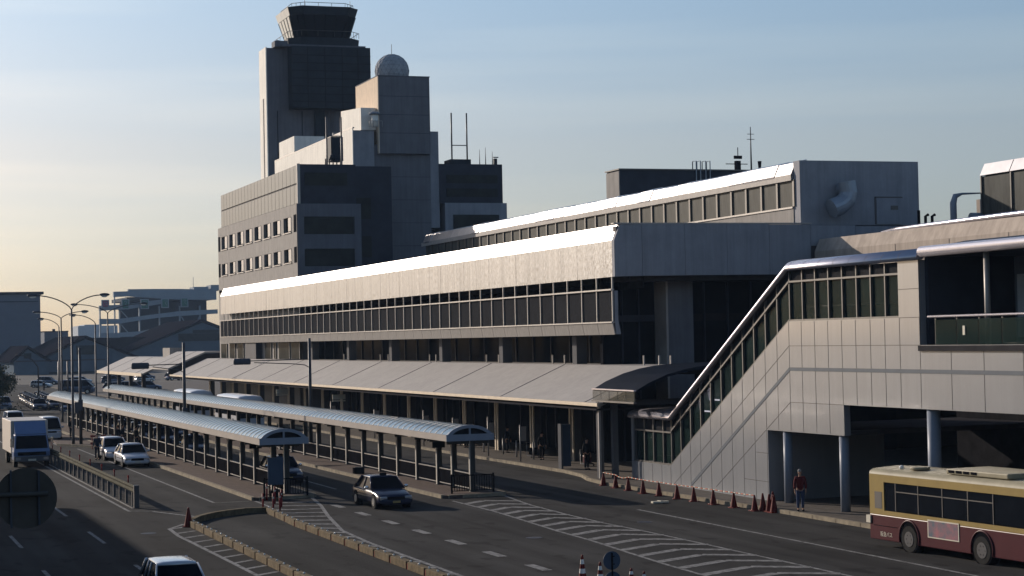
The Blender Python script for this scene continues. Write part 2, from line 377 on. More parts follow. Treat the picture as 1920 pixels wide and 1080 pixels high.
for k in range(5): dash(15.0 + k * .9 - .3 * 0, 156.5 - k * .0, 160.5, .45)
strip([(8, 235), (36, 262), (60, 270)], .2, mb=mk); strip([(24, 240), (40, 275)], .2, mb=mk)
st('road_markings', mk, M_PAINT, label='worn white lane lines hatching and arrows painted on the road', cat='road markings')
rp_ = B()
for (x, y, w_, l_) in ((24.2, 73, 1.3, 5.5), (33.2, 66, 1.6, 7), (11.4, 88, 1.2, 4), (26.0, 97, .9, 9), (36.0, 88.5, 1.1, 3.0), (21.0, 66, .8, 8), (8.4, 79, .9, 6)): rp_.poly([(x, y, .002), (x + w_, y, .002), (x + w_, y + l_, .002), (x, y + l_, .002)])
st('road_patch', rp_, asphalt('fresh patch asphalt', (.036, .035, .034)), label='darker repaired strips in the asphalt lanes', cat='road patch')
for k, (x, y) in enumerate(((25.6, 70.5), (31.8, 74.0), (12.2, 80.5), (23.4, 99.5))):
    tag(B().prism([(x + .33 * cos(a * pi / 10), y + .33 * sin(a * pi / 10)) for a in range(20)], 'z', .0, .005).build('manhole_cover', M_GREYD), ['dark manhole cover in the taxi lane near the bottom middle', 'dark manhole cover beside the chevron hatching', 'dark manhole cover left of the bare island', 'dark manhole cover between the two shelters'][k], 'manhole cover', 'manhole covers in the lanes')

st('manhole_cover', B().prism([(16.6 + .32 * cos(a * pi / 8), 88.3 + .32 * sin(a * pi / 8)) for a in range(16)], 'z', 0, .006), M_KERB, label='pale round cover in the road near the island tip', cat='manhole cover')
tag(B().box(35.55, 36.35, 81.7, 81.95, .02, .10).box(35.9, 36.0, 81.62, 82.03, .015, .12).build('plank', M_SIGNW), 'pale wooden plank lying on the road in front of the cones', 'plank')

# ------------------------------------------------------------------ concrete block rows round the bare island
st('traffic_island', B().poly([(14.5, 83.2, .02), (15.8, 85.5, .02), (17.8, 87.2, .02), (18.7, 86.8, .02), (18.2, 80, .02), (18.2, 35, .02), (14.5, 35, .02)]), M_ASPH2, label='bare asphalt island enclosed by low concrete blocks', cat='traffic island')
def block_row(name, pts, label, dark=False):
    t = thing(name, label, 'kerb blocks', (pts[0][0], pts[0][1], 0))
    P = [Vector((p[0], p[1])) for p in pts]; blk = B(); k = 0
    for a, b in zip(P, P[1:]):
        d = b - a; n = max(1, round(d.length / 2.1)); u = d / n; pn = Vector((-d.y, d.x)).normalized() * .13
        for i in range(n):
            p = a + u * (i + .04); q = a + u * (i + .96); m_ = B()
            m_.prism([tuple(p + pn), tuple(q + pn), tuple(q - pn), tuple(p - pn)], 'z', 0, .27)
            m_.build('block', M_BLOCK, t, bevel=.02)
            for f in (.04, .5): 
                c = a + u * (i + f); B().sphere((c.x, c.y, .29), .04, nu=8, nv=6).build('reflector', M_LENS, t)
            c = a + u * (i + 1); B().box(c.x - .10, c.x + .10, c.y - .10, c.y + .10, 0, .20).build('joint_cap', M_REDP, t)
    return t
block_row('concrete_block_row', [(14.35, 83.0), (14.3, 46)], 'row of low weathered concrete blocks with reflectors on the left side of the bare island')
block_row('concrete_block_row', [(18.65, 86.9), (18.4, 80), (18.35, 46)], 'row of low weathered concrete blocks with reflectors on the right side of the bare island')
tag(B().sweep([(0, 0)], [(0, 0), (1, 0)]).build('x', M_BLOCK)) if 0 else None
arc = B(); A = [(14.5, 83.25), (15.0, 84.5), (15.75, 85.7), (16.6, 86.6), (17.7, 87.3), (18.7, 87.1)]
for a, b in zip(A, A[1:]):
    a = Vector(a); b = Vector(b); d = b - a; pn = Vector((-d.y, d.x)).normalized() * .13
    arc.prism([tuple(a + pn), tuple(b + pn), tuple(b - pn), tuple(a - pn)], 'z', 0, .27)
tag(arc.build('curved_kerb', M_BLOCK), 'curved concrete kerb closing the far end of the bare island', 'kerb')

# ------------------------------------------------------------------ shelters
def shelter(name, label, x0, x1, xp, y0, y1, ny, ystart, sp=3.81, pre=(3.0, 5.6)):
    t = thing(name, label, 'shelter', ((x0 + x1) / 2, y0, .15))
    xm = (x0 + x1) / 2; hw = (x1 - x0) / 2; zs = 3.0; rise = .46
    arcp = [(xm + hw * .97 * sin(a), zs + rise * (cos(a) - cos(R(62))) / (1 - cos(R(62)))) if 0 else (xm + hw * .97 * sin(a) / sin(R(62)), zs + rise * (cos(a) - cos(R(62))) / (1 - cos(R(62)))) for a in [R(-62 + 124 * i / 12) for i in range(13)]]
    mb = B(); mb.sm = True; mb.sweep(arcp, [(y0 + .15, 0), (y1, 0)]); mb.build('roof_glazing', M_SHROOF, t)
    rb = B(); n = int((y1 - y0) / 1.0)
    for i in range(n + 1):
        y = y0 + .2 + i * 1.0
        if y > y1: break
        rb.sweep([(x, z + .003) for x, z in arcp] + [(x, z + .022) for x, z in reversed(arcp)], [(y - .04, 0), (y + .04, 0)], close=True)
    rb.build('roof_rib', M_SHRIB, t)
    gt = B()
    for x in (x0, x1): gt.box(x - .05, x + .05, y0, y1, 2.72, 3.04)
    gt.build('fascia', M_FASCIA, t)
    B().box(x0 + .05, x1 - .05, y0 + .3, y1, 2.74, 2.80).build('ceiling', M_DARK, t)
    e = B(); op = [(x, z + .05) for x, z in arcp]; ip = [(xm + (x - xm) * .84, zs + (z - zs) * .76) for x, z in arcp]
    e.sweep(op + list(reversed(ip)), [(y0 - .02, 0), (y0 + .14, 0)], close=True)
    e.box(xm - .04, xm + .04, y0 - .01, y0 + .1, zs, zs + rise * .85); e.build('end_arch', M_STRIPE, t)
    B().poly([(x, y0 + .09, z) for x, z in ip]).build('end_glass', M_DGLASS, t)
    B().box(x0 - .05, x1 + .05, y0 - .06, y0 - .005, 2.72, 3.05).build('end_fascia', M_STRIPE, t)
    # posts
    pm = B(); pm.cur = 1; pm.box(xp - .04, xp + .0, ystart - .09, ystart + .09, .15, 2.73); pm.cur = 0; pm.box(xp, xp + .20, ystart - .03, ystart + .03, .15, 2.73).box(xp + .20, xp + .24, ystart - .13, ystart + .13, .15, 2.73)  # sun-facing flange coloured pale as if sunlit, the rest kept dark
    pm.box(xp - .1, xp + .38, ystart - .18, ystart + .18, .15, .17)
    po = pm.build('post', [M_POST, M_SHRIB], t)
    br = B().box(x0 + .1, x1 - .1, ystart - .05, ystart + .05, 2.55, 2.73).build('cross_beam', M_POST, t)
    ys = [ystart, ystart + pre[0]] + [ystart + pre[1] + i * sp for i in range(ny - 2)]
    for y in ys[1:]: inst(po, (0, y - ystart, 0), t); inst(br, (0, y - ystart, 0), t)
    # railing bays between the posts
    def bay(a, b):
        m = B(); m.box(xp + .05, xp + .09, a, b, 1.02, 1.07); m.box(xp + .05, xp + .09, a, b, .28, .33); m.cur = 1
        k = a + .06
        while k < b - .03: m.box(xp + .06, xp + .08, k, k + .10, .33, 1.02); k += .11
        return m
    bay(ys[0] + .2, ys[1] - .2).build('railing', [M_RAIL, M_BLACK], t); bay(ys[1] + .2, ys[2] - .2).build('railing', [M_RAIL, M_BLACK], t)
    r0 = bay(ys[2] + .2, ys[3] - .2).build('railing', [M_RAIL, M_BLACK], t)
    for i in range(3, ny - 1): inst(r0, (0, ys[i] - ys[2], 0), t)
    # end railing across the near end
    m = B(); m.box(x0 + .1, x1 - .1, y0 - .25, y0 - .21, 1.0, 1.05); m.box(x0 + .1, x1 - .1, y0 - .25, y0 - .21, .25, .29)
    k = x0 + .12
    while k < x1 - .1: m.box(k, k + .03, y0 - .245, y0 - .215, .29, 1.0); k += .13
    for x in (x0 + .08, x1 - .14): m.box(x, x + .08, y0 - .27, y0 - .19, .15, 1.1)
    m.build('end_railing', M_BLACK, t)
    B().box(xp - .3, xp + .35, ys[2] - .35, ys[2] - .2, 2.1, 2.5).build('stop_sign_box', M_BLACK, t)
    sg = B().box(xp - .25, xp - .15, ys[0] + 12, ys[0] + 13.6, 2.95, 3.5).build('roof_sign', M_POLE, t)
    for d in (26, 52, 74):
        if ys[0] + d < y1 - 8: inst(sg, (0, d, 0), t)
    return t
shelter('bus_shelter', 'long barrel roofed shelter with pale fascia on the farther island beside the terminal road', 28.6, 31.0, 29.9, 91.1, 220.6, 34, 91.5)
shelter('taxi_shelter', 'long barrel roofed shelter with blue panels on the nearer island beside the taxi lane', 19.9, 22.3, 21.4, 94.4, 195.5, 27, 95.75, 3.68, (3.0, 7.4))
# ------------------------------------------------------------------ terminal
T = thing('terminal_building', 'long terminal with a gleaming metal band over a row of louvred panels', 'terminal', (43, 104, 0))
Y0, Y1 = 104., 225.
pr = [(43, 11.25), (43, 13.38), (43.3, 13.38), (43.3, 11.25)]; pr2 = [(42.995, 13.385), (43.37, 14.3), (44.2, 14.36), (44.2, 14.0), (43.5, 13.385)]
bd = B(); bd2 = B()
yy = Y0 - .0; n = 43; 
for i in range(n):
    a = Y0 + (Y1 - Y0) * i / n; b = Y0 + (Y1 - Y0) * (i + 1) / n
    dx = random.uniform(-.006, .006); q = [(x + dx, z) for x, z in pr]
    bd.prism(q, 'y', a + .012, b - .012); bd2.prism([(x + dx, z) for x, z in pr2], 'y', a + .008, b - .008)
bd.build('metal_band', M_BAND, T); bd2.build('sloping_coping', M_HOOD, T)
B().prism([(43.1, 11.3), (43.1, 13.3), (43.45, 14.2), (44.1, 14.2), (44.1, 11.3)], 'y', Y0 + .05, Y1 - .05).build('band_backing', M_INT, T)
# end wall facing the camera
ew = B(); xs = [43.0, 44.77, 47.53, 50.29, 53.1, 55.9, 59, 62, 64.5]
for a, b in zip(xs, xs[1:]):
    z0 = 11.28 if a < 55.8 else 13.0
    if a == 43.0: ew.prism([(43.0, 11.25), (43.0, 13.38), (43.38, 14.3), (b - .01, 14.32), (b - .01, 11.28)], 'y', Y0 - .35, Y0 - .02)
    else: ew.box(a + .01, b - .01, Y0 - .35, Y0, z0, 14.33 if a < 53 else 14.3 - (a - 53) * .02)
ew.build('end_wall', M_GREYW, T)
B().box(43.2, 64.4, Y0 - .2, Y0 + .3, 11.4, 14.2).build('end_wall_backing', M_JOINT, T)
B().box(42.97, 56, Y0 - .38, Y0 + .02, 14.33, 14.40).build('coping', M_FIN, T)
# body
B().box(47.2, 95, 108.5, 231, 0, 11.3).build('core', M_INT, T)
B().box(44.0, 95, 104.2, 231, 13.9, 14.25).build('roof_slab', M_TOWERG, T)
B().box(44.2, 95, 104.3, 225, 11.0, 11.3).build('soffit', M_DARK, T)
# louvre box
lo = B().box(43.06, 43.12, 104.12, 106.42, 8.64, 10.45).build('louvre_panel', M_LOUV, T)
fn = B().box(42.97, 43.055, 104.06, 104.15, 8.6, 11.26).build('fin', M_FIN, T)
sk_ = B().prism([(42.95, 8.6), (43.10, 7.86), (43.16, 7.9), (43.02, 8.62)], 'y', 104.08, 106.45).build('skirt_panel', M_BEIGE, T)
gp = B().box(45.0, 45.05, 104.12, 106.45, 10.56, 11.24).build('vent_gap', M_INT, T)
NF = 50
for i in range(1, NF):
    inst(fn, (0, i * 2.43, 0), T)
    if i < NF - 1 + 1: inst(lo, (0, i * 2.43, 0), T); inst(sk_, (0, i * 2.43, 0), T); inst(gp, (0, i * 2.43, 0), T)
B().box(42.9, 43.1, 104.05, 225.4, 10.46, 10.55).build('top_rail', M_FIN, T)
B().box(42.9, 43.05, 104.05, 225.4, 8.55, 8.63).build('bottom_rail', M_FIN, T)
B().prism([(43.14, 8.6), (43.22, 7.88), (46.5, 7.88), (46.5, 10.4), (43.14, 10.4)], 'y', 108.2, 225.5).build('gallery_floor', M_GREYD, T)
B().prism([(43.13, 8.6), (43.20, 7.88), (43.5, 7.88), (43.35, 8.7), (43.35, 10.44), (43.13, 10.44)], 'y', 104.1, 108.19).build('gallery_end', M_GREYW, T)
# upper floor glazing + columns
gl = B(); 
for i in range(33): gl.box(46.0, 46.08, 108.1 + i * 3.55 + .06, 108.1 + (i + 1) * 3.55 - .06, 6.0, 7.86)
gl.build('upper_glazing', M_DGLASS, T)
ml = B().box(45.9, 46.0, 108.04, 108.16, 6.0, 7.86).build('upper_mullion', M_GREYD, T)
for i in range(1, 34): inst(ml, (0, i * 3.55, 0), T)
cl = B().box(44.0, 44.7, 112.6, 113.35, 5.9, 7.88).build('column', M_COL, T)
for i in range(1, 8): inst(cl, (0, i * 14.18, 0), T)
sb = B()
for y in (98.7, 100.3, 102.5, 115.3, 117.5, 127, 128.3, 131, 143.3, 145, 157, 159.5, 172, 186, 188.6): sb.box(44.2, 44.28, y, y + .08, 6.0, 6.62)
sb.build('roof_stub', M_FIN, T)
B().box(44.0, 46.6, 96.0, 104.3, 5.6, 6.0).build('ledge', M_DARK, T)
# corner glazing that faces the camera
cg = B()
for (a, b) in ((44.0, 45.1), (45.15, 46.2), (46.25, 47.3), (49.05, 50.6), (50.65, 52.2), (52.25, 53.8), (53.85, 55.8), (55.85, 58), (58.05, 60), (60.05, 64)):
    cg.box(a, b, 107.9, 107.96, 0.2, 8.6); cg.box(a, b, 107.9, 107.96, 9.05, 11.2)
cg.build('corner_glazing', M_DGLASS, T)
cm = B()
for x in (45.12, 46.22, 50.62, 52.22, 53.82, 55.82, 58.02, 60.02): cm.box(x - .04, x + .04, 107.7, 107.9, .15, 11.2)
cm.box(43.9, 47.3, 107.6, 107.88, 8.62, 9.02); cm.build('corner_mullions', M_GREYD, T)
B().box(47.36, 49.0, 105.9, 107.6, .15, 11.27).build('pier', M_RADW, T)
B().box(47.2, 47.33, 105.85, 107.6, .15, 11.25).build('pier_trim', M_FIN, T)
B().box(43.9, 64, 107.97, 108.4, .15, 11.3).build('corner_backing', M_INT, T)
for (a, b) in ((226.2, 230.1), (221.3, 224.8), (216.4, 220.1), (214.0, 215.2), (201.8, 205.2), (199.4, 200.6), (193, 198.2), (188.4, 192.4)):
    lw = B().box(43.93, 43.99, a, b, 6.12, 7.80).build('low_window', M_DGLASS2, T); B().box(43.86, 43.925, a - .02, a + .06, 6.1, 7.84).build('window_frame', M_FIN, lw)
B().box(43.3, 43.98, 206.8, 212.6, 5.9, 8.3).build('dark_bay', M_GREYD, T)
# clerestory block
X = 55.6; C0, C1 = 105.0, 184.0
B().box(X + .05, X + 8.35, C0 - .6, C0 + .2, 14.3, 18.26).build('clerestory_end_wall', M_GREYW, T)
B().box(X + .35, X + 8.3, C0 + .2, C1, 14.2, 17.8).build('clerestory_core', M_INT, T)
B().box(X + .0, X + .3, C0 + .21, C1, 14.2, 15.38).build('clerestory_wall', M_BEIGE, T)
B().box(X - .08, X + .34, C0 + .21, C1, 15.385, 15.49).build('sill', M_FIN, T)
wn = B().box(X + .06, X + .12, C0 + .26, C0 + 2.20, 15.5, 17.10).build('clerestory_window', M_CLGLASS, T)
mu = B().box(X - .04, X + .2, C0 + .02, C0 + .24, 15.5, 17.15).build('mullion', M_FRAME, T)
hd = B(); hd.sm = False
B().box(X - .13, X - .03, C0 + .22, C1, 17.10, 17.47).build('hood_fascia', M_CANOPY, T)
hd.prism([(X - .03, 17.12), (X - .13, 17.475), (X + .20, 18.20), (X + 1.0, 18.42), (X + 1.0, 18.1), (X + .3, 17.12)], 'y', C0 + .22, C0 + 2.36)
ho = hd.build('roof_hood', M_HOOD, T)
for i in range(1, 36):
    inst(wn, (0, i * 2.167, 0), T); inst(mu, (0, i * 2.167, 0), T)
    h = inst(ho, (random.uniform(-.012, .012), i * 2.167, 0), T); h.rotation_euler = (0, random.uniform(-.002, .002), 0)
B().box(X + 1.01, X + 8.25, C0 + .21, C1, 17.9, 18.2).build('clerestory_roof', M_GREYD, T)
# big ventilation elbow on the clerestory end wall
du = B(); kq = .935
du.path([(58.45, C0 - 1.35, 16.92), (58.56, C0 - 1.35, 16.25), (58.42, C0 - 1.35, 15.82), (58.02, C0 - 1.35, 15.5), (57.38, C0 - 1.35, 15.26)], [.54, .56, .58, .58, .60], 18)
du.path([(58.5, C0 - .6, 16.5), (58.5, C0 - 1.3, 16.5)], .42, 14)
du.s = [False] * len(du.s)
du.build('vent_duct', mat('galvanised duct', (.30, .33, .37), .45, .4, var=.12), T)
d_ = B().box(60.9, 62.65, C0 - .66, C0 - .603, 14.35, 15.98).build('service_door', M_GREYW, T)
B().box(61.9, 62.4, C0 - .69, C0 - .662, 15.25, 15.5).build('door_notice', M_FRAME, d_)
B().box(60.8, 60.86, C0 - .65, C0 - .605, 14.35, 16.05).box(60.8, 62.75, C0 - .65, C0 - .605, 16.0, 16.06).build('door_frame', M_JOINT, d_)
# rooftop plant box behind
pb = B().box(69.5, 84, 165.7, 168.9, 14.3, 23.3)
pb.build('plant_room', M_GREYD, T)
B().box(69.4, 69.495, 165.75, 168.9, 14.3, 23.2).build('plant_sunlit_side', M_BEIGE, T)  # sunlit look of this side put into a lighter colour
B().box(69.3, 84.1, 165.5, 169.0, 23.3, 23.42).build('plant_coping', M_FRAME, T)
ld = B(); 
for x in (77.2, 78.2):
    for dx in (0, .45): ld.path([(x + dx, 165.4, 20), (x + dx, 165.4, 24.2), (x + dx, 166.2, 24.2), (x + dx, 166.2, 23.4)], .05, 6)
ld.build('roof_ladder', M_RAIL, T)
# canopy
cp = B(); ce = [(38.6, 4.14), (43.02, 6.06), (46.0, 6.06), (46.0, 5.9), (43.0, 5.9), (38.6, 3.98)]
cp.prism(ce, 'y', 95.6, 234.8); CAN = cp.build('canopy', M_CANOPY, T)
se = B().prism([(38.62, 4.148), (43.0, 6.052), (43.0, 6.078), (38.62, 4.172)], 'y', 97.955, 98.045).build('canopy_seam', M_SEAM, CAN)
for i in range(1, 10): inst(se, (0, 14.16 * i, 0), CAN)
B().box(38.46, 38.595, 95.6, 234.8, 4.02, 4.20).build('canopy_gutter', M_CTRIM, CAN)
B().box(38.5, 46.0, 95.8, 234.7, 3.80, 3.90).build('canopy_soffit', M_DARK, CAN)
cp = B(); cp.prism([(38.4, 4.95), (43.0, 6.90), (46.0, 6.90), (46.0, 6.7), (43.0, 6.7), (38.4, 4.75)], 'y', 235.5, 256); c2 = cp.build('raised_canopy', M_CANOPY, T)
B().prism([(38.5, 4.7), (43.0, 6.65), (46, 6.65), (46, 4.0), (38.5, 4.0)], 'y', 235.6, 236.0).build('canopy_gable', M_DARK, c2)
for y in (242, 249): B().prism([(38.42, 4.955), (43.0, 6.905), (43.0, 6.93), (38.42, 4.98)], 'y', y - .06, y + .06).build('canopy_seam', M_SEAM, c2)
cp = B(); cp.prism([(38.4, 4.05), (43.0, 6.10), (46.0, 6.10), (46.0, 5.9), (43.0, 5.9), (38.4, 3.85)], 'y', 256.5, 303); c3 = cp.build('far_canopy', M_CANOPY, T)
B().box(38.25, 38.395, 256.5, 303, 3.7, 4.12).build('canopy_gutter', M_CTRIM, c3)
for y in (263, 277, 291): B().prism([(38.42, 4.06), (43.0, 6.105), (43.0, 6.13), (38.42, 4.09)], 'y', y - .07, y + .07).build('canopy_seam', M_SEAM, c3)
cc = B().box(38.66, 38.78, 95.9, 96.02, .15, 4.0).build('canopy_post', M_FIN, T)
for y in (264, 276, 288, 299): B().box(39.5, 40.0, y, y + .5, .15, 3.9).build('canopy_post', M_GREYD, T)
# ground floor columns and dark shop fronts
gc = B().box(42.7, 43.15, 109.9, 110.6, .15, 3.85).build('ground_column', M_COL, T)
tq = B().box(42.60, 42.69, 109.92, 110.12, .15, 3.85).build('column_sunlit_strip', M_CTRIM, T); tq2 = B().box(42.60, 42.69, 110.4, 110.6, .15, 3.85).build('column_sunlit_strip', M_CTRIM, T)  # pale strips stand in for the sunlit parts of the columns
for i in range(1, 18):
    inst(gc, (0, i * 7.09, 0), T); inst(tq, (0, i * 7.09, 0), T); inst(tq2, (0, i * 7.09, 0), T)
gw = B(); gm = B()
for i in range(34):
    a = 109 + i * 3.545; gw.box(46.6, 46.66, a + .08, a + 3.465, .2, 3.2)
    gm.box(46.45, 46.6, a - .07, a + .07, .15, 3.9)
    if i % 3 == 1: gm.box(46.45, 46.58, a + 1.7, a + 1.8, .15, 3.2)
gm.box(46.4, 46.62, 109, 231, 3.2, 3.3)
gw.build('shopfront_glass', M_DGLASS, T); gm.build('shopfront_frame', M_GREYD, T)
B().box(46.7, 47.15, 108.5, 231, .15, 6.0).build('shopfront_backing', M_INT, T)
sgn = B()
for y, w in ((118, 3.2), (131, 4), (145.5, 3.5), (160, 4), (174, 4)): sgn.box(45.9, 46.3, y, y + w, 3.25, 3.75)
sgn.build('shop_sign', M_COL, T)
ltg = B()
# ------------------------------------------------------------------ right wing with beige band
Wg = thing('south_wing_building', 'beige walled terminal wing with louvred plant on its roof at the right edge', 'terminal wing', (56, 40, 0))
B().prism([(56, 4), (56, 12.62), (56.35, 13.38), (57.5, 13.44), (57.5, 4)], 'y', 40, 103.4).build('parapet_wall', M_BEIGE2, Wg)
B().box(57.5, 90, 40, 103.4, 4, 13.2).build('wing_body', M_GREYW, Wg)
pj = B()
for y in (50, 55.5, 61, 66.5, 72, 77.5, 83, 88.5, 94): pj.box(55.985, 56.0, y, y + .03, 11, 12.6)
pj.build('panel_joints', M_JOINT, Wg)
pp = B(); pp.path([(57.2, 42, 13.62), (57.2, 85, 13.62), (57.4, 96, 13.55), (58.5, 100, 13.5)], .13, 8); pp.build('roof_pipe', M_TUBE, Wg)
pp = B(); pp.path([(56.9, 45, 13.5), (57.0, 70, 13.52), (57.1, 80, 13.7), (57.5, 84, 13.5), (57.6, 97, 13.45)], .07, 6); pp.build('roof_cable', M_BLACK, Wg)
B().box(64, 66, 90, 160, 13, 15.9).build('rear_wall', M_BEIGE2, Wg) if 0 else None
rw = B().box(68.5, 84, 104.6, 105, 13, 15.95).box(70.5, 84, 104.0, 104.59, 13, 15.5).build('rear_wall', M_BEIGE2, Wg)
B().box(66.3, 70.4, 100.2, 100.6, 13.2, 15.2).build('plant_wall', M_STRIPE, Wg)
ls = thing('louvred_screen', 'metal roof screen of dark louvres under a pale hood at the upper right corner', 'roof screen', (66, 84, 13.4))
for i in range(8):
    a = 97.6 - i * 3.05
    B().box(64.1, 64.2, a - 2.95, a, 14.35, 16.75).build('louvre_panel', M_CLGLASS, ls)
    B().box(64.0, 64.12, a - .05, a + .05, 13.4, 16.78).build('post', M_FRAME, ls)
    B().prism([(63.95, 16.8), (64.3, 17.5), (66.5, 17.65), (66.5, 16.8)], 'y', a - 2.97, a + .0).build('hood', M_HOOD, ls)
B().box(64.3, 66.4, 72, 97.5, 14.0, 16.8).build('unit_body', M_GREYD, ls)
pu = thing('pipe_bend', 'tall grey insulated pipe bend standing on the roof beside the louvred screen', 'roof pipe', (63, 98, 13.4))
B().path([(62.35, 98, 13.4), (62.35, 98, 15.2), (62.5, 98, 15.62), (62.95, 98, 15.75), (64.3, 98, 15.8)], [.20, .20, .17, .07, .04], 10).build('pipe', M_STRIPE, pu)
B().box(62.1, 64.6, 97.6, 98.4, 13.4, 14.1).build('base', M_BLACK, pu)
B().path([(63.2, 97.5, 14.3), (63.9, 97.5, 14.3)], .3, 12).build('fan', M_STRIPE, pu)
for k, x in enumerate((60.3, 60.75, 61.2)):
    v = B().path([(x, 98.5, 13.4), (x, 98.5, 14.7 - .25 * (k > 0)), (x + (.2 if k else .0), 98.5, 14.8 - .25 * (k > 0))], .09, 8).build('vent_stub', M_BLACK)
    tag(v, ['tallest', 'middle', 'right hand'][k] + ' black vent stub on the roof left of the pipe bend', 'vent', 'vent stubs on the wing roof')

# ------------------------------------------------------------------ dark arched canopy
A_ = thing('arched_canopy', 'dark arched entrance canopy rising behind the glazed stair head', 'canopy', (38.6, 91, 0))
ap = [(38.6, 4.95), (39.3, 5.33), (40.35, 5.74), (41.3, 5.98), (42.2, 6.12), (43.3, 6.2), (45.5, 6.24), (47.2, 6.24)]
ab = B(); ab.sm = False; ab.prism(ap + [(47.2, 6.1), (43, 6.05), (41.2, 5.8), (40.3, 5.6), (39.3, 5.19), (38.62, 4.86)], 'y', 90.6, 96.4); ab.build('roof_shell', M_DARKROOF, A_)
fr = B()
for i in range(5): fr.box(38.52, 38.58, 90.65 + i * 1.15, 90.65 + (i + 1) * 1.15 - .05, 4.38, 4.92)
MFG = glass_mat('fascia glass', (.16, .15, .12), .15, spec=.3); MFG.node_tree.nodes['Principled BSDF'].inputs['Alpha'].default_value = .4
fr.build('glazed_fascia', MFG, A_)
B().box(38.48, 38.62, 90.6, 96.4, 4.92, 4.99).build('top_trim', M_TUBE, A_); B().box(38.46, 38.62, 90.6, 96.4, 4.28, 4.37).build('bottom_trim', M_FRAME, A_)
for yy in (91.8, 93.5, 95.2): B().box(38.7, 47, yy, yy + .12, 4.18, 4.34).build('tie_beam', M_DARK, A_)
for x, y in ((38.75, 96.2), (39.35, 95.6)): B().box(x, x + .3, y, y + .3, .15, 4.25).build('post', M_COL, A_)

# ------------------------------------------------------------------ glazed stair and footbridge
G = thing('stair_bridge_building', 'white panelled stair tower and footbridge with a sloping glazed side', 'building', (40, 80, 0))
wall = [(94.62, .1), (94.62, 1.12), (89.57, 1.13), (76.42, 8.27), (67.04, 8.27), (67.04, 10.52), (65.5, 10.52), (65.5, 7.18), (40, 7.18), (40, 4.68), (71.65, 4.68), (71.65, 3.38), (78.7, 3.36), (78.7, .1)]
B().prism(wall, 'x', 40.0, 40.3).build('panel_wall', M_WHITE, G)
J = B(); jx0, jx1 = 39.992, 39.999
def jline(y0, z0, y1, z1, w=.022):
    d = Vector((y1 - y0, z1 - z0)); nn = Vector((-d.y, d.x)).normalized() * w / 2
    J.prism([(y0 + nn.x, z0 + nn.y), (y1 + nn.x, z1 + nn.y), (y1 - nn.x, z1 - nn.y), (y0 - nn.x, z0 - nn.y)], 'x', jx0, jx1)
sl_ = (8.27 - 1.13) / (89.57 - 76.42)
def ztop(y): return 1.13 if y > 89.57 else (1.13 + (89.57 - y) * sl_ if y > 76.42 else 8.27)
def zbot(y): return .12 if y > 78.7 else (3.4 if y > 71.7 else 4.7)
y = 93.1
ys_ = [93.1, 91.9, 90.7, 89.57, 88.35, 87.15, 85.95, 84.75, 83.6, 82.4, 81.2, 80.0, 78.8, 77.6, 76.42, 75.25, 74.05, 72.87, 71.68, 70.5, 69.3, 68.15, 67.0, 65.5]
for y in ys_: jline(y, zbot(y) + .01, y, ztop(y) - .02)
for y in (63.3, 61.1, 58.6, 56.1, 53.6): jline(y, 4.7, y, 7.16)
jline(76.42, 7.18, 65.5, 7.18); jline(76.42, 7.18, 89.3, .18); jline(76.42, 4.68, 71.65, 4.68); jline(76.42, 4.68, 84.3, .4)
jline(83.5, .98, 78.7, .98) if 0 else None
jline(81.2, 1.0, 78.7, 1.0); jline(79.9, 2.3, 78.7, 2.3); jline(67.04, 9.4, 65.5, 9.4); jline(67.04, 8.27, 65.5, 8.27)
J.build('panel_joints', M_JOINT, G)
J = B(); jx0, jx1 = 39.985, 39.9985; jline(76.42, 6.15, 40, 6.15, .16); jline(76.42, 6.15, 87.1, .35, .16); J.build('stripe', mat('stair wall stripe', (.11, .125, .145), .5, var=.08), G)
# recesses, soffits and backs
B().box(40.3, 46, 78.7, 78.95, .15, 3.36).build('side_wall', M_WHITE, G)
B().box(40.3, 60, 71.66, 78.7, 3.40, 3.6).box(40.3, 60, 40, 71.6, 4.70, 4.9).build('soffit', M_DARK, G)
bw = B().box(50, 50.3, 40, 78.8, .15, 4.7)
bw.build('back_wall', M_INT, G)
B().box(40.3, 44, 94.3, 94.6, .15, 3.4).build('far_end_wall', M_WHITE, G)
bt = B()
for yy in (77.3, 72.3): bt.path([(40.35, yy, .15), (40.35, yy, 3.4)], .29, 18)
for i, yy in enumerate((77.3, 72.2)): B().path([(40.28, yy, .15), (40.28, yy, 3.38)], .21, 20).build('column', M_STRIPE, G)
B().path([(40.34, 65.2, .15), (40.34, 65.2, 4.68)], .26, 20).build('column', M_STRIPE, G)
B().path([(40.34, 54.2, .15), (40.34, 54.2, 4.68)], .26, 20).build('column', M_STRIPE, G)
def window_bay(ya, yb, za0, zb0, za1, zb1, kind):
    """parallelogram bay between ya and yb: lower z za0/zb0, upper z za1/zb1"""
    f = B(); e = .045
    # glass
    B().prism([(ya, za0), (yb, zb0), (yb, zb1), (ya, za1)], 'x', 40.16, 40.19).build('window_pane' if kind == 'g' else 'louvre_pane', M_GGLASS if kind == 'g' else M_LOUV, G)
lowm = [94.3, 93.03, 91.86, 90.6, 89.57]; upm = [76.42, 75.22, 74.04, 72.87, 71.68, 70.48, 69.32, 68.17, 67.05]; slm = [89.57 - 13.15 * i / 11 for i in range(12)]
fr = B()
def fbar(y0, z0, y1, z1, w=.09, xa=40.06, xb=40.24):
    d = Vector((y1 - y0, z1 - z0)); nn = Vector((-d.y, d.x)).normalized() * w / 2
    fr.prism([(y0 + nn.x, z0 + nn.y), (y1 + nn.x, z1 + nn.y), (y1 - nn.x, z1 - nn.y), (y0 - nn.x, z0 - nn.y)], 'x', xa, xb)
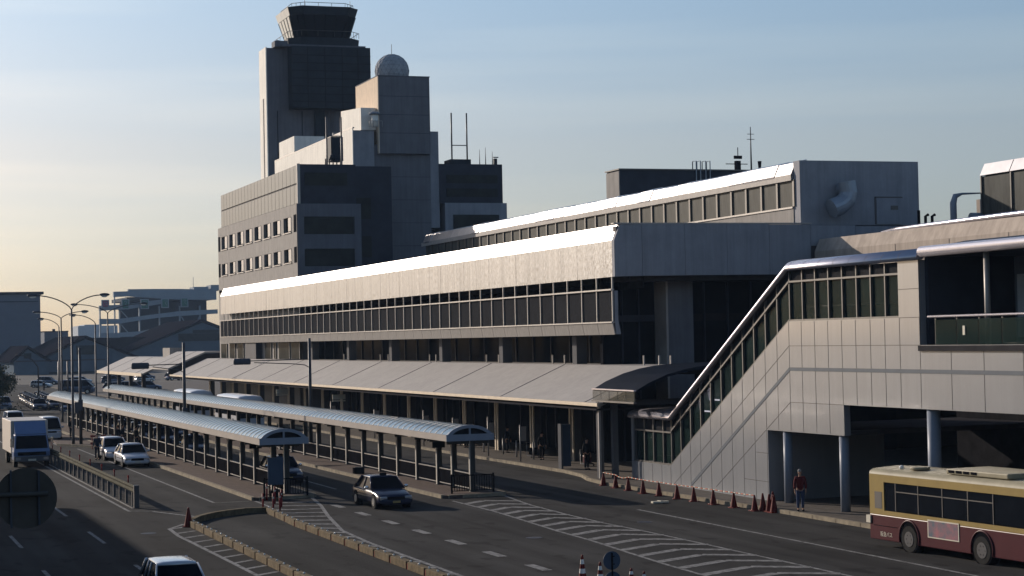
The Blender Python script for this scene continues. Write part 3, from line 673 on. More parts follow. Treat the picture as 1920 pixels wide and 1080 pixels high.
for a, b in zip(lowm, lowm[1:]): window_bay(a, b, 1.13, 1.13, 2.75, 2.78, 'g'); window_bay(a, b, 2.82, 2.84, 3.4, 3.4, 'l')
for a, b in zip(upm, upm[1:]): window_bay(a, b, 8.28, 8.28, 10.0, 10.0, 'g'); window_bay(a, b, 10.06, 10.06, 10.5, 10.5, 'l')
for a, b in zip(slm, slm[1:]): window_bay(a, b, ztop(a), ztop(b), ztop(a) + 1.72, ztop(b) + 1.72, 'g'); window_bay(a, b, ztop(a) + 1.8, ztop(b) + 1.8, ztop(a) + 2.35, ztop(b) + 2.35, 'l')
for y in lowm: fbar(y, 1.13, y, 3.45, .07)
for y in upm: fbar(y, 8.26, y, 10.5, .08)
for y in slm[1:-1]: fbar(y, ztop(y), y, ztop(y) + 2.35, .08, 40.05, 40.25)
for z in (1.17, 2.8): fbar(94.5, z, 89.57, z + .01, .08, 40.04, 40.23)
for z in (8.31, 10.03): fbar(76.42, z, 67.05, z, .08, 40.04, 40.23)
for dz in (.05, 1.76): fbar(89.57, 1.13 + dz, 76.42, 8.27 + dz, .09, 40.03, 40.22)
fr.build('window_frame', M_FRAME, G)
B().box(40.0, 40.3, 94.35, 94.62, 1.14, 3.4).build('corner_post', M_WHITE, G)
# inner back of the stair
B().prism([(94.4, .2), (94.4, 3.3), (89.5, 3.4), (76.4, 10.5), (65.6, 10.5), (65.6, 5.0), (78.6, 5.0), (78.6, .2)], 'x', 43.7, 43.9).build('rear_wall', M_DGLASS2, G)
hr = B(); hr.path([(40.9, 94, 1.4), (40.9, 89.5, 1.6), (40.9, 76.4, 8.9), (40.9, 67, 8.9)], .04, 6); hr.build('handrail', M_RAIL, G)
tl = B()
for (ya_, yb_, z) in ((87.0, 88.35, 4.48), (88.45, 89.8, 4.48), (87.5, 88.9, 3.88), (89.0, 90.35, 3.88)): tl.box(41.55, 41.6, ya_, yb_, z - .035, z + .035)
tl.build('tube_light', mat('lit lamp tube', (.9, .9, .9), .4, var=0, emit=(3.2, 3.0, 3.4)), G)
# curved metal roof edge
prof = [(39.86, 0), (39.82, .10), (39.86, .22), (39.98, .34), (40.2, .42), (40.6, .48), (42, .52), (44.2, .45), (44.2, .3), (41.0, .3), (40.2, .1), (40.1, 0)]
rf = B(); rf.sm = True; rf.sweep(prof, [(94.7, 3.42), (89.42, 3.44), (76.38, 10.52), (65.35, 10.52)], close=True); rf.build('roof', M_TUBE, G)
rs = B()
for y in (93.0, 91.2): rs.sweep([(x - .004 if x < 40 else x, z + .004) for x, z in prof[:7]] , [(y - .012, 3.43), (y + .012, 3.43)])
for y in [76.0 - 1.33 * i for i in range(8)]: rs.sweep([(x - .004 if x < 40 else x, z + .004) for x, z in prof[:7]], [(y - .012, 10.52), (y + .012, 10.52)])
rs.build('roof_seams', M_JOINT, G)
# end return of the upper box and covered deck beyond it
B().box(40.3, 46.5, 65.28, 65.5, 7.2, 10.9).build('return_wall', M_GREYD, G)
B().path([(39.98, 65.2, 10.82), (39.98, 40, 10.82)], .21, 14).build('edge_tube', M_TUBE, G)
B().prism([(40.2, 10.62), (40.2, 10.95), (42, 11.25), (46, 11.35), (50, 11.1), (50, 10.62)], 'y', 40, 65.2).build('deck_roof', M_GREYD, G)
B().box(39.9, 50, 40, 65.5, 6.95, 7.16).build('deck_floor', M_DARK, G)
db = B().box(44.2, 44.4, 40, 65.2, 7.18, 10.6); db.build('deck_back_wall', M_GREYW, G)
dw = B()
for (a, b) in ((64.9, 63.9), (63.75, 62.75), (62.55, 62.1), (61.2, 60.8), (59.6, 58.7), (58.45, 58.1), (57, 56), (55.8, 54.8)): dw.box(44.1, 44.16, b, a, 7.4, 9.9)
dw.build('deck_panel', mat('deck panel', (.75, .74, .72), .6, var=.1), G)
B().path([(40.35, 61.3, 7.18), (40.35, 61.3, 10.65)], .11, 12).build('deck_column', M_FIN, G)
bg_ = B()
for i in range(12): bg_.box(40.02, 40.05, 64.4 - i * 1.5 - 1.44, 64.4 - i * 1.5, 7.2, 8.15)
bg_.build('glass_balustrade', M_GGLASS, G)
for i in range(12): B().box(40.06, 40.12, 64.42 - i * 1.5, 64.48 - i * 1.5, 7.2, 8.22).build('balustrade_post', M_FRAME, G)
B().path([(40.02, 64.9, 8.28), (40.02, 40, 8.28)], .045, 10).build('balustrade_rail', M_TUBE, G)
tag(B().box(39.985, 40.01, 62.3, 62.45, 7.55, 7.9).build('notice', M_SIGNW, G), 'small pale notice on the glass') 

# ------------------------------------------------------------------ central office block
O = thing('office_block', 'stepped concrete office block with a tall grey shaft beside the control tower', 'office building', (44, 189, 0))
OY0, OY1 = 189., 231.2
wc = B()      # facade wall with window openings
rows = [(15.95, 17.35), (19.05, 20.6)]; cols = [(191.6, 195.2), (196.6, 200.2), (201.4, 205.0), (206.2, 209.8), (211.0, 214.6), (215.8, 219.4), (220.6, 224.2), (225.4, 229.0)]
zed = [0, 15.95, 17.35, 19.05, 20.6, 21.75]
for i in range(len(zed) - 1):
    a, b = zed[i], zed[i + 1]
    if (a, b) in rows:
        ye = [OY0] + [v for c in cols for v in c] + [OY1]
        for k in range(0, len(ye), 2): wc.box(44.0, 44.4, ye[k], ye[k + 1], a, b)
    else: wc.box(44.0, 44.4, OY0, OY1, a, b)
wc.build('facade_wall', M_BEIGE, O)
for (a, b) in rows:
    for (c, d) in cols:
        f = B().box(44.30, 44.36, c + .02, d - .02, a + .02, b - .02).build('window', M_DGLASS, O)
        B().box(43.95, 44.26, c + .02, c + 1.25, a + .10, b - .06).build('window_screen', M_FIN, f)
        B().box(43.9, 44.28, c - .1, d + .05, a - .10, a + .0).build('sill', M_FIN, f)
for (a, b) in rows:
    for y in (189.35, 229.9): B().box(43.97, 43.995, y, y + 1.1, a - .1, b + .1).build('window', M_INT, O)
B().box(44.4, 50.6, OY0 + .15, OY1, 0, 21.7).build('block_body', M_GREYW, O)
ef = B()
for (a, b) in ((14.0, 15.4), (17.2, 18.65), (20.45, 21.75)): ef.box(44.4, 50.65, OY0, OY0 + .15, a, b)
ef.box(44.0, 44.72, OY0 - .01, OY0 + .14, 8, 21.74); ef.box(49.95, 50.65, OY0 - .01, OY0 + .14, 8, 21.74)
ef.build('end_frame', M_TOWERG, O)
for (a, b) in ((15.4, 17.2), (18.65, 20.45)): B().box(44.74, 49.93, OY0 + .10, OY0 + .145, a + .02, b - .02).build('end_window', M_DGLASS2, O)
# upper curtain wall floors
B().box(44.35, 50.2, OY0 + .15, OY0 + .75, 21.76, 25.75).box(44.35, 45.2, OY0 + .76, OY1 - .4, 21.76, 25.75).build('upper_storeys', M_GREYD, O)  # hollow behind the visible walls so the sun reaches the clerestory hood
cw = B(); k = OY0 + .4; i = 0
pn = B().box(44.24, 44.32, OY0 + .3, OY0 + .3 + 1.68, 21.85, 23.7).build('curtain_panel', M_CURT, O)
pn2 = B().box(44.24, 44.32, OY0 + .3, OY0 + .3 + 1.68, 23.90, 25.7).build('curtain_panel', M_CURT, O)
for i in range(1, 23): inst(pn, (0, i * 1.78, 0), O); inst(pn2, (0, i * 1.78, 0), O)
B().box(44.1, 44.4, OY0 + .05, OY0 + .28, 21.78, 25.8).build('corner_trim', M_FIN, O)
B().box(44.9, 49.3, OY0 + .08, OY0 + .14, 23.6, 24.9).build('end_window', M_DGLASS2, O)
# link, central shaft and radome head
B().box(50.7, 55.2, 193.5, 238, 0, 26).build('link_block', M_GREYD, O)
for z in (8.5, 12.5, 16.5, 20.5): B().box(50.75, 52.9, 193.35, 193.49, z, z + 2.2).build('link_window', M_DGLASS2, O)
B().box(55.24, 61.56, 200.2, 230, 0, 29).build('shaft', M_RADW, O)
B().box(55.72, 61.45, 199.6, 208.9, 28.0, 36.35).build('radome_head', M_RADW, O)
B().box(55.62, 55.715, 199.58, 208.9, 28.0, 36.38).build('head_sunlit_side', mat('sunlit head side', (.72, .58, .44), .85, var=.08, streak=.1), O)  # sun-facing side coloured paler and warmer than the block, as sunlit
B().box(55.6, 61.5, 199.55, 209, 36.36, 36.46).build('head_coping', M_TOWERG, O)
B().box(52.9, 55.2, 200.0, 238.6, 24, 30.5).build('mid_wall', M_GREYW, O)
B().box(52.81, 52.895, 200.0, 238.7, 24, 30.72).build('mid_sunlit_side', M_TOWERL, O)  # sunlight on this side painted as a paler concrete
B().box(52.8, 53.0, 199.9, 238.7, 30.72, 30.85).build('mid_coping', M_FIN, O)
B().box(61.46, 62.6, 200.4, 215, 20, 30.55).build('right_shoulder', M_GREYW, O)
sh = B().box(52.95, 55.6, 209, 209.4, 28, 31.2); sh.build('stair_head', M_GREYW, O)
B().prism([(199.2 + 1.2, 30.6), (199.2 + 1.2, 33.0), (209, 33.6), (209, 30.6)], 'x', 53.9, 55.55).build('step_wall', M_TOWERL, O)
# right wing
B().box(62.6, 69.9, 200.3, 226, 22.72, 27.0).build('right_upper', M_GREYD, O)
for z in (23.4, 24.9): B().box(63.4, 69.3, 200.2, 200.29, z, z + .9).build('end_window', M_DGLASS2, O)
B().box(63.1, 70.25, 200.0, 226, 0, 22.7).build('right_lower', M_GREYW, O)
B().box(64.0, 69.3, 199.9, 199.99, 19.5, 21.4).build('end_window', M_DGLASS2, O)
B().box(61.6, 63.05, 203.5, 226, 0, 26).build('link_block', M_GREYD, O)
# roof hut
ht = B().box(53.2, 57, 229.3, 237.7, 27.5, 33.0)
tag(ht.build('roof_hut', M_TOWERL), 'pale cubic hut on the office roof in front of the tower shaft', 'roof hut')
hb = B().box(53.0, 54.6, 198.6, 200.0, 25.9, 30.4)
ra = thing('radome', 'white faceted radar dome on top of the square concrete head', 'radome', (58.6, 204.3, 36.4))
bm = bmesh.new(); bmesh.ops.create_icosphere(bm, subdivisions=3, radius=1.9)
for v in bm.verts: v.co.z += 1.2
me = bpy.data.meshes.new('dome'); bm.to_mesh(me); bm.free(); me.materials.append(mat('radome shell', (.36, .37, .39), .8, var=.2, scale=1.2))
d = bpy.data.objects.new('dome', me); COL.objects.link(d); d.parent = ra
sm_ = bpy.data.objects.new('panel_ribs', me.copy()); sm_.data.materials.clear(); sm_.data.materials.append(mat('radome rib', (.27, .28, .30), .8, var=.1)); COL.objects.link(sm_); sm_.parent = ra
wf = sm_.modifiers.new('w', 'WIREFRAME'); wf.thickness = .045
B().path([(58.6, 204.3, 36.4), (58.6, 204.3, 36.9)], 1.5, 20).build('base_ring', M_TOWERG, ra)
B().path([(58.6, 204.3, 39.4), (58.6, 204.3, 40.6)], .03, 6).build('lightning_rod', M_POLE, ra)
# masts on the roofs
def mast(label, x0, x1, y, z0, z1, zb, extra=None):
    m = B(); m.path([(x0, y, z0), (x0, y, z1)], .09, 8); m.path([(x1, y, z0), (x1, y, z1)], .09, 8); m.box(x0, x1, y - .04, y + .04, zb, zb + .1)
    return tag(m.build('antenna_frame', M_POLE, loc=(x0, y, z0)), label, 'antenna')
mast('twin pole antenna frame on the left office roof beside a dark cabinet', 47.95, 49.5, 192, 21.7, 30.9, 28.9)
mast('tall twin pole antenna frame on the right wing roof of the office block', 65.6, 67.4, 205, 27.9, 33.2, 29.5)
cb = thing('roof_cabinet', 'dark cabinet with pipework behind the left antenna frame', 'cabinet', (48.8, 194, 25.7))
B().box(48.9, 50.2, 194, 196, 26.6, 29.1).build('housing', M_TOWER, cb)
lg = B()
for x in (48.2, 48.6, 49.0, 49.4, 49.8): lg.path([(x, 194, 21.7), (x + .1, 194, 26.8)], .07, 6)
lg.sphere((49.0, 193.8, 26.9), .35); lg.build('pipework', M_TOWER, cb)
tag(B().box(65.3, 67.7, 204.6, 207, 27.0, 27.95).build('plinth', M_TOWER), 'dark plinth block under the tall antenna frame', 'plinth')
for k, (x, h) in enumerate(((68.2, 28.9), (68.9, 29.15), (69.7, 28.7))):
    tag(B().path([(x, 203, 27.0), (x, 203, h)], [.06, .02], 6).build('whip_antenna', M_POLE), ['left', 'tallest middle', 'right'][k] + ' whip antenna at the corner of the right wing roof', 'antenna', 'whip antennas on the right wing roof')
ws = thing('warning_lamp', 'small lamp cluster on the outer corner of the right wing roof', 'lamp', (70.0, 203, 27))
B().box(69.85, 70.2, 202.8, 203.2, 27, 27.9).build('housing', M_TOWER, ws); B().box(69.8, 70.4, 202.9, 203.1, 28.0, 28.1).build('bracket', M_POLE, ws)
hp = thing('roof_tank', 'white cylinder tank with a mushroom cap on the pale roof step', 'tank', (55.1, 199, 30.8))
B().path([(55.1, 199.2, 30.8), (55.1, 199.2, 32.1)], .38, 14).build('tank_body', M_TOWERL, hp)
cpn = B(); cpn.path([(55.1, 199.2, 32.1), (55.1, 199.2, 32.2), (55.1, 199.2, 32.45)], [.5, .75, .25], 14); cpn.build('cap', M_STRIPE, hp)
rl = B()
for x in (54.4, 54.8, 55.3, 55.8): rl.path([(x, 198.7, 30.7), (x, 198.7, 31.4)], .025, 6)
rl.path([(54.4, 198.7, 31.4), (55.8, 198.7, 31.4)], .025, 6); rl.build('guard_rail', M_FIN, hp)
# masts behind the clerestory
ma = thing('radio_mast', 'slim radio mast with sensors on the dark plant box roof', 'mast', (83.2, 166, 23.4))
B().path([(83.3, 166, 23.4), (83.3, 166, 27.6)], [.09, .04], 8).path([(82.9, 166, 26.4), (83.7, 166, 26.4)], .03, 6).path([(82.95, 166, 26.9), (83.65, 166, 26.9)], .03, 6).build('pole', M_POLE, ma)
sb_ = thing('wind_sensor', 'dark wind sensor cluster left of the radio mast', 'sensor', (81.5, 166, 23.4))
B().box(81.6, 82.1, 165.8, 166.2, 23.4, 24.3).box(81.5, 82.3, 165.9, 166.1, 24.5, 24.8).path([(81.9, 166, 24.8), (81.9, 166, 25.6)], .04, 6).path([(80.6, 166, 24.0), (82.9, 166, 24.0)], .04, 6).build('housing', M_BLACK, sb_)
B().path([(84.2, 166, 23.4), (84.2, 166, 24.3)], [.12, .2], 8).build('cup', M_BLACK, sb_)
# ------------------------------------------------------------------ control tower
TW = thing('control_tower', 'tall airport control tower with a flared dark glass cab', 'control tower', (55.6, 255, 0))
B().box(55.6, 69.0, 255.1, 259.35, 0, 47.75).build('shaft', M_TOWERG, TW)
B().box(55.45, 55.595, 255.05, 259.4, 0, 47.85).build('sunlit_side', M_TOWERL, TW)  # lit side of the shaft, sunlight put into the pale colour
B().box(55.40, 55.445, 256.7, 257.1, 0, 41).build('side_slot', M_JOINT, TW)
B().box(58.5, 69.4, 252.5, 262, 39.4, 47.75).build('equipment_floors', M_TOWER, TW)
lv = B()
for k in range(7): lv.box(58.45, 69.42, 252.44, 252.49, 40.2 + k * 1.05, 40.28 + k * 1.05)
for x in (60.6, 63.0, 65.4, 67.6): lv.box(x, x + .06, 252.43, 252.5, 39.5, 47.6)
lv.build('cladding_joints', M_INT, TW)
B().box(62.0, 63.3, 254.3, 255.08, 26, 39.38).build('duct_shaft', M_TOWER, TW)
B().box(57.3, 69.0, 253.4, 262, 47.78, 48.1).build('roof_slab', M_TOWERG, TW)
# gallery and cab (irregular octagon flaring outward)
def octo(cx, cy, hx, hy, ch, z): return [(cx - hx + ch, cy - hy, z), (cx + hx - ch, cy - hy, z), (cx + hx, cy - hy + ch, z), (cx + hx, cy + hy - ch, z), (cx + hx - ch, cy + hy, z), (cx - hx + ch, cy + hy, z), (cx - hx, cy + hy - ch, z), (cx - hx, cy - hy + ch, z)]
cx, cy = 63.6, 259
B().loft([octo(cx, cy, 4.9, 5.2, 1.6, 48.12), octo(cx, cy, 5.0, 5.3, 1.6, 49.2)]).build('gallery', M_TOWER, TW)
B().loft([octo(cx, cy, 3.7, 4.2, 1.4, 49.22), octo(cx, cy, 4.55, 5.1, 1.5, 52.3)]).build('cab_glass', M_DGLASS, TW)
B().loft([octo(cx, cy, 4.55, 5.1, 1.5, 52.32), octo(cx, cy, 4.9, 5.4, 1.6, 53.45)]).build('cab_roof', M_TOWER, TW)
a8 = octo(cx, cy, 3.75, 4.25, 1.4, 49.25); b8 = octo(cx, cy, 4.6, 5.15, 1.5, 52.3); mlb = B()
def mix(p, q, t): return tuple(p[i] + (q[i] - p[i]) * t for i in range(3))
for i in range(8):
    j = (i + 1) % 8
    for t in ([0, .25, .5, .75] if i in (0, 2, 4, 6) else [0, .5]): mlb.path([mix(a8[i], a8[j], t), mix(b8[i], b8[j], t)], .05, 5)
mlb.build('cab_mullions', M_BLACK, TW)
# west blinds and roof edge, sunlit brightness put into their colour
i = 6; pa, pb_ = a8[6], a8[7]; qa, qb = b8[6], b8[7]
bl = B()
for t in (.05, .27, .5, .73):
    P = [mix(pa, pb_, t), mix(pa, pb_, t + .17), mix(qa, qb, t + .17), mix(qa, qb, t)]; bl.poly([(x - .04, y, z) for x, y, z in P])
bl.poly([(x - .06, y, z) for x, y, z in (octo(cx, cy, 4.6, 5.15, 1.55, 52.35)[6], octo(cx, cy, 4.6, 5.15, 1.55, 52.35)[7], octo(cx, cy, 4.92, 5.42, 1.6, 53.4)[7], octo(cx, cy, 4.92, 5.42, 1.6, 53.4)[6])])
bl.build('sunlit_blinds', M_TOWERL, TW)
rl = B(); o8 = octo(cx, cy, 4.3, 4.9, 1.5, 54.0); g8 = octo(cx, cy, 4.95, 5.3, 1.5, 50.1)
for rr in (o8, g8):
    for i in range(8):
        rl.path([rr[i], rr[(i + 1) % 8]], .04, 5)
        for t in (0, .33, .66):
            p = mix(rr[i], rr[(i + 1) % 8], t); rl.path([p, (p[0], p[1], p[2] - .75)], .03, 5)
for x in (61.2, 67.6): rl.path([(x, 256, 53.4), (x, 256, 54.7)], .03, 5)
rl.build('railing', M_POLE, TW)
B().box(56.5, 58.3, 254, 256, 47.8, 48.6).path([(67.6, 253.6, 47.6), (69.2, 253.6, 47.6)], .3, 8).build('roof_plant', M_TOWERG, TW)

for x in (56.9, 60.3, 66.2): B().box(x, x + .08, 254.98, 255.09, 20, 39.2).build('downpipe', M_TOWER, TW)
for (x, z) in ((57.0, 33), (57.0, 29), (65.0, 34)): B().box(x, x + .9, 255.0, 255.09, z, z + .7).build('vent_grille', M_TOWER, TW)
lad = B()
for dx in (0, .45): lad.box(64.2 + dx, 64.25 + dx, 254.8, 254.85, 28, 39.3)
for k in range(28): lad.box(64.2, 64.7, 254.8, 254.83, 28.2 + k * .4, 28.24 + k * .4)
lad.build('ladder', M_JOINT, TW)
for z in (30.2, 32.2, 34.2): B().box(55.73, 61.44, 199.585, 199.598, z, z + .04).build('joint', M_GREYD, O)
for z in (18, 20.5, 23, 25.5): B().box(55.26, 61.54, 200.185, 200.198, z, z + .04).build('joint', M_GREYD, O)
# ------------------------------------------------------------------ far background
def bld(name, label, cat, x0, x1, y0, y1, z, m, extra=None):
    t = thing(name, label, cat, (x0 * FK, y0 * FK, 0)); B().box(x0, x1, y0, y1, 0, z).build('wall', m, t); return t
FK = 1.6
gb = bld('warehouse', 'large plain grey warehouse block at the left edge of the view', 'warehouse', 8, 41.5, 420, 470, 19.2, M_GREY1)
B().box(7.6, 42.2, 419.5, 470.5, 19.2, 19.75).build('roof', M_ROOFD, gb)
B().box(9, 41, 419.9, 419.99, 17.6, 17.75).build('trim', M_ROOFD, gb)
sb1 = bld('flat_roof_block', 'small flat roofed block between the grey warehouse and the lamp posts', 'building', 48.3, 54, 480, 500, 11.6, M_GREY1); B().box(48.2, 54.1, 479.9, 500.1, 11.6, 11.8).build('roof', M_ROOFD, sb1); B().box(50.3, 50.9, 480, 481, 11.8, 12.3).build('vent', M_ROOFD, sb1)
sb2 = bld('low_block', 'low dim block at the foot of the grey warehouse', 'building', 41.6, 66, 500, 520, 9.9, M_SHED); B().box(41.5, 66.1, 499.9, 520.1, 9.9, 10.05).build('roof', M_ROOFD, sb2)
FK = 1.0
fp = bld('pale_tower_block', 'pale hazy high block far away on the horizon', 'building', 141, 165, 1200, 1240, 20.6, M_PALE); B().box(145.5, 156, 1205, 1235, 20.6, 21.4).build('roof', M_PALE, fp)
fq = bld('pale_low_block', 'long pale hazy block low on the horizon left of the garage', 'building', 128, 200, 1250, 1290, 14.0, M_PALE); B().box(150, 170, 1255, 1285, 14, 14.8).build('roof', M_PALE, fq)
FK = 1.9
def gable(name, label, xa, xm, xb, ze, zr, y0, y1, wins, m=M_SHED):
    t = thing(name, label, 'shed', (xa * FK, y0 * FK, 0))
    B().prism([(xa, 0), (xa, ze), (xm, zr), (xb, ze), (xb, 0)], 'y', y0, y1).build('wall', m, t)
    dd = .25
    B().prism([(xa - .6, ze - .1), (xm, zr + dd), (xb + .6, ze - .1), (xb + .6, ze + .15), (xm, zr + dd + .3), (xa - .6, ze + .15)], 'y', y0 - .4, y1 + .4).build('roof', M_ROOFD, t)
    for (a, b, c, d) in wins: B().box(a, b, y0 - .12, y0 - .02, c, d).build('window', M_DGLASS2, t)
    return t
gable('gabled_shed', 'small gabled shed with a dark attic opening at the far left', 25.6, 27.7, 30.6, 5.7, 7.6, 300, 330, [(27.1, 28.2, 6.2, 7.0)])
gable('gabled_hall', 'wide gabled hall with a dark window behind the lamp posts', 30.2, 36.6, 44, 6.0, 9.0, 302, 345, [(35.2, 38.0, 6.6, 8.0), (31, 40, 1, 4)])
gable('gabled_hall', 'bigger bluish gabled hall beside the office block and below the garage', 47.5, 60.2, 73, 6.6, 11.6, 332, 370, [(56, 70, 8.4, 9.7), (58.5, 66, 9.75, 10.3)])
gw_ = bld('reddish_shed', 'dark reddish shed roof below the parking garage ramps', 'shed', 40, 58, 350, 352, 9.2, M_ROOFD); B().box(39.8, 58.2, 349.9, 352.1, 9.2, 9.35).build('roof', M_ROOFD, gw_)
FK = 1.95
PG = thing('parking_garage', 'open multi storey parking garage with sloping concrete ramps', 'parking garage', (48.8 * FK, 380 * FK, 0))
def ramp(pts, name='ramp_parapet'):
    mb = B()
    for (xa, a0, a1), (xb, b0, b1) in zip(pts, pts[1:]): mb.prism([(xa, a0), (xb, b0), (xb, b1), (xa, a1)], 'y', 380, 381.2)
    mb.build(name, M_GARAGE, PG)
ramp([(51.6, 17.4, 18.45), (54.4, 17.5, 18.5), (54.41, 17.5, 18.9), (59.5, 17.1, 18.9), (64.4, 16.75, 18.85), (71.8, 16.6, 18.6)])
ramp([(48.8, 14.75, 15.75), (54.4, 15.0, 15.95), (58, 15.5, 16.5), (62, 16.1, 16.9)])
ramp([(48.8, 12.1, 13.2), (52.5, 12.15, 13.1), (56.5, 12.75, 13.55), (60.3, 13.2, 14.0), (64.4, 13.5, 14.45), (72, 13.85, 14.7)])
ramp([(48.8, 9.6, 10.4), (52.5, 9.55, 10.4), (56.5, 9.65, 10.6), (60.3, 10.2, 11.2), (64.4, 10.85, 11.7), (68.5, 11.7, 12.2)])
B().box(54.5, 72, 392, 393, 8, 16.7).build('inner_wall', M_GARAGED, PG)
B().box(54.4, 72, 382, 404, 16.7, 17.4).build('roof_deck', M_GARAGED, PG)
for x in (48.85, 51.7, 52.6, 56.5, 60.4, 64.4, 68.4): B().box(x, x + .2, 380.1, 381, 9.6, 15.5).build('post', M_GARAGE, PG)
B().box(51.7, 51.9, 380.2, 380.9, 15.8, 17.4).build('post', M_GARAGE, PG)
br_ = B()
for (x, z) in ((52.9, 12.1), (52.9, 14.9)): br_.path([(x, 380.6, z), (x + 1.4, 380.6, z - 1.6)], .12, 6)
for x in (64.8, 67.9): br_.path([(x, 380.6, 13.4 if x < 66 else 11.9), (x + .9 * (1 if x < 66 else .6), 380.6, 11.9 if x < 66 else 13.5)], .12, 6)
br_.build('brace', M_GARAGE, PG)
B().box(67.5, 70.4, 381, 386, 18.6, 19.25).box(70.9, 73, 381, 386, 18.5, 19.6).build('stair_head', M_GARAGE, PG)
B().path([(67.4, 381, 19), (67.4, 381, 21.2)], .05, 5).build('rod', M_GARAGE, PG)
MS_R = mat('garage sign red', (.30, .10, .13), .5, var=.1); MS_G = mat('garage sign green', (.06, .17, .13), .5, var=.1)
for k, (a, b, z0, z1) in enumerate(((49.1, 50.6, 15.3, 16.85), (52.95, 54.5, 14.95, 16.95), (56.65, 58.3, 14.95, 16.9), (60.7, 62.2, 15.1, 17.0), (64.55, 66.05, 15.2, 17.1))):
    s_ = B().box(a, b, 379.2, 379.5, z0, z1).build('sign_board', M_GARAGE, PG); B().box(a + .22, b - .22, 379.1, 379.18, z0 + .2, z1 - .2).build('sign_face', MS_R if k == 0 else MS_G, s_)
    B().path([((a + b) / 2 - .3, 379.05, z1 - .5), ((a + b) / 2 + .3, 379.05, z1 - .5), ((a + b) / 2, 379.05, (z0 + z1) / 2), ((a + b) / 2 + .35, 379.05, z0 + .5)], .06, 5).build('glyph', M_GARAGE, s_)
FK = 1.0
tag(B().box(43.0, 44.8, 262, 268, 5.9, 7.4).build('roof_unit', M_BEIGE), 'beige box unit on top of the far canopy', 'roof unit')
# off-frame neighbour to the left whose shadow falls on the near lanes
nb = thing('side_building', 'plain beige building standing outside the left edge of the view', 'building', (-30, 20, 0))
B().box(-30, -6, -60, 127, 0, 11.6).build('wall', M_BEIGE, nb); B().box(-30.2, -5.8, -60.2, 127.2, 11.6, 12.0).build('roof', M_GREYW, nb)
for z in (2, 5.2, 8.4):
    for k in range(16): B().box(-5.99, -5.93, k * 8 + 1, k * 8 + 6, z, z + 1.6).build('window', M_DGLASS2, nb)

# ------------------------------------------------------------------ street lamps, signals, signs
def arm_pts(x, y, z, dx, dz, n=9): return [(x + dx * (1 - cos(t * pi / 2 / (n - 1))) ** .75, y, z + dz * sin(t * pi / 2 / (n - 1))) for t in range(n)]
def lamp(x, y, zf, dxs, label, rise=1.15):
    t = thing('street_lamp', label, 'street lamp', (x, y, 0), 0, 'street lamps over the terminal road')
    B().path([(x, y, 0), (x, y, .6), (x, y, zf)], [.14, .11, .07], 10).build('pole', M_POLE, t)
    for dx in dxs:
        B().path([(x, y, zf - .1)] + arm_pts(x, y, zf, dx, rise), .045, 7).build('arm', M_POLE, t)
        s = 1 if dx > 0 else -1; hx = x + dx
        h = B(); h.sphere((hx + s * .25, y, zf + rise + .02), .42, .16, .13, 12, 8); hh = h.build('lamp_head', M_LAMP, t)
        B().sphere((hx + s * .22, y, zf + rise - .10), .27, .12, .10, 12, 8).build('lamp_glass', M_LENS, hh)
    return t
lamp(17.72, 155, 10.75, (-2.75, 2.35), 'tallest double armed street lamp in front of the grey warehouse')
lamp(22.35, 205, 10.8, (-2.2, 2.2), 'second double armed street lamp just left of the tallest one', .7)
lamp(25.9, 240, 10.3, (-1.9,), 'single arm street lamp farthest left with its arm over the warehouse edge', 1.0)
lamp(28.75, 217, 11.5, (-3.4, 3.8), 'double armed street lamp beside the far end of the bus shelter', 1.0)
lamp(27.5, 218, 10.4, (-2.2,), 'single arm street lamp between the tallest lamp and the garage', .95)
def pole_sig(x, y, ztop, label, arm=None, heads=()):
    t = thing('signal_pole', label, 'traffic signal', (x, y, 0))
    B().path([(x, y, 0), (x, y, ztop)], [.13, .10], 10).build('pole', M_POLE, t)
    if arm:
        z, xl = arm; s = 1
        m = B(); m.path([(x, y, z + .05), (xl + .3, y, z + .02)], .035, 6); m.path([(x, y, z - .55), (x - .35, y, z - .35), (x - 1.2, y, z - .25), (xl + .6, y, z - .1)], .03, 6); m.build('arm', M_POLE, t)
        h = B(); h.sm = True; h.box(xl - .85, xl + .35, y - .14, y + .14, z - .23, z + .20); hh = h.build('signal_head', M_LAMP, t, bevel=.09)
        v = B()
        for k in range(3): v.path([(xl - .62 + k * .37, y + .14, z), (xl - .62 + k * .37, y + .38, z)], .15, 10)
        v.build('visor', M_LAMP, hh)
    for (z, dx) in heads:
        h = B().box(x + dx - .17, x + dx + .17, y - .2, y + .12, z - .45, z + .45); h.build('pedestrian_signal', M_LAMP, t, bevel=.04)
    return t
pole_sig(22.75, 132.8, 7.95, 'dark signal pole rising between the shelters with an arm to the left', (6.42, 20.0), ((3.0, .0), (2.4, -.25)))
pole_sig(31.45, 132, 8.07, 'dark signal pole in front of the canopy with an arm to the left', (6.55, 26.9))
pole_sig(18.25, 154.5, 7.72, 'dark signal pole right beside the tallest street lamp', None, ((3.2, .0), (3.0, -.3)))
gt = thing('cable_gantry', 'thin dark cable gantry crossing the far end of the road', 'gantry', (28, 260, 0))
B().box(22.4, 34, 259.95, 260.08, 5.98, 6.12).build('beam', M_POLE, gt)
for x in (27.9, 29.1): B().path([(x, 260, 0), (x, 260, 6)], .1, 8).build('post', M_POLE, gt)
B().path([(25.5, 262, 0), (25.5, 262, 5.2), (24.8, 262, 6.2), (23.6, 262, 6.8), (22.6, 262, 6.9)], .09, 8).build('cctv_arm', M_POLE, gt)
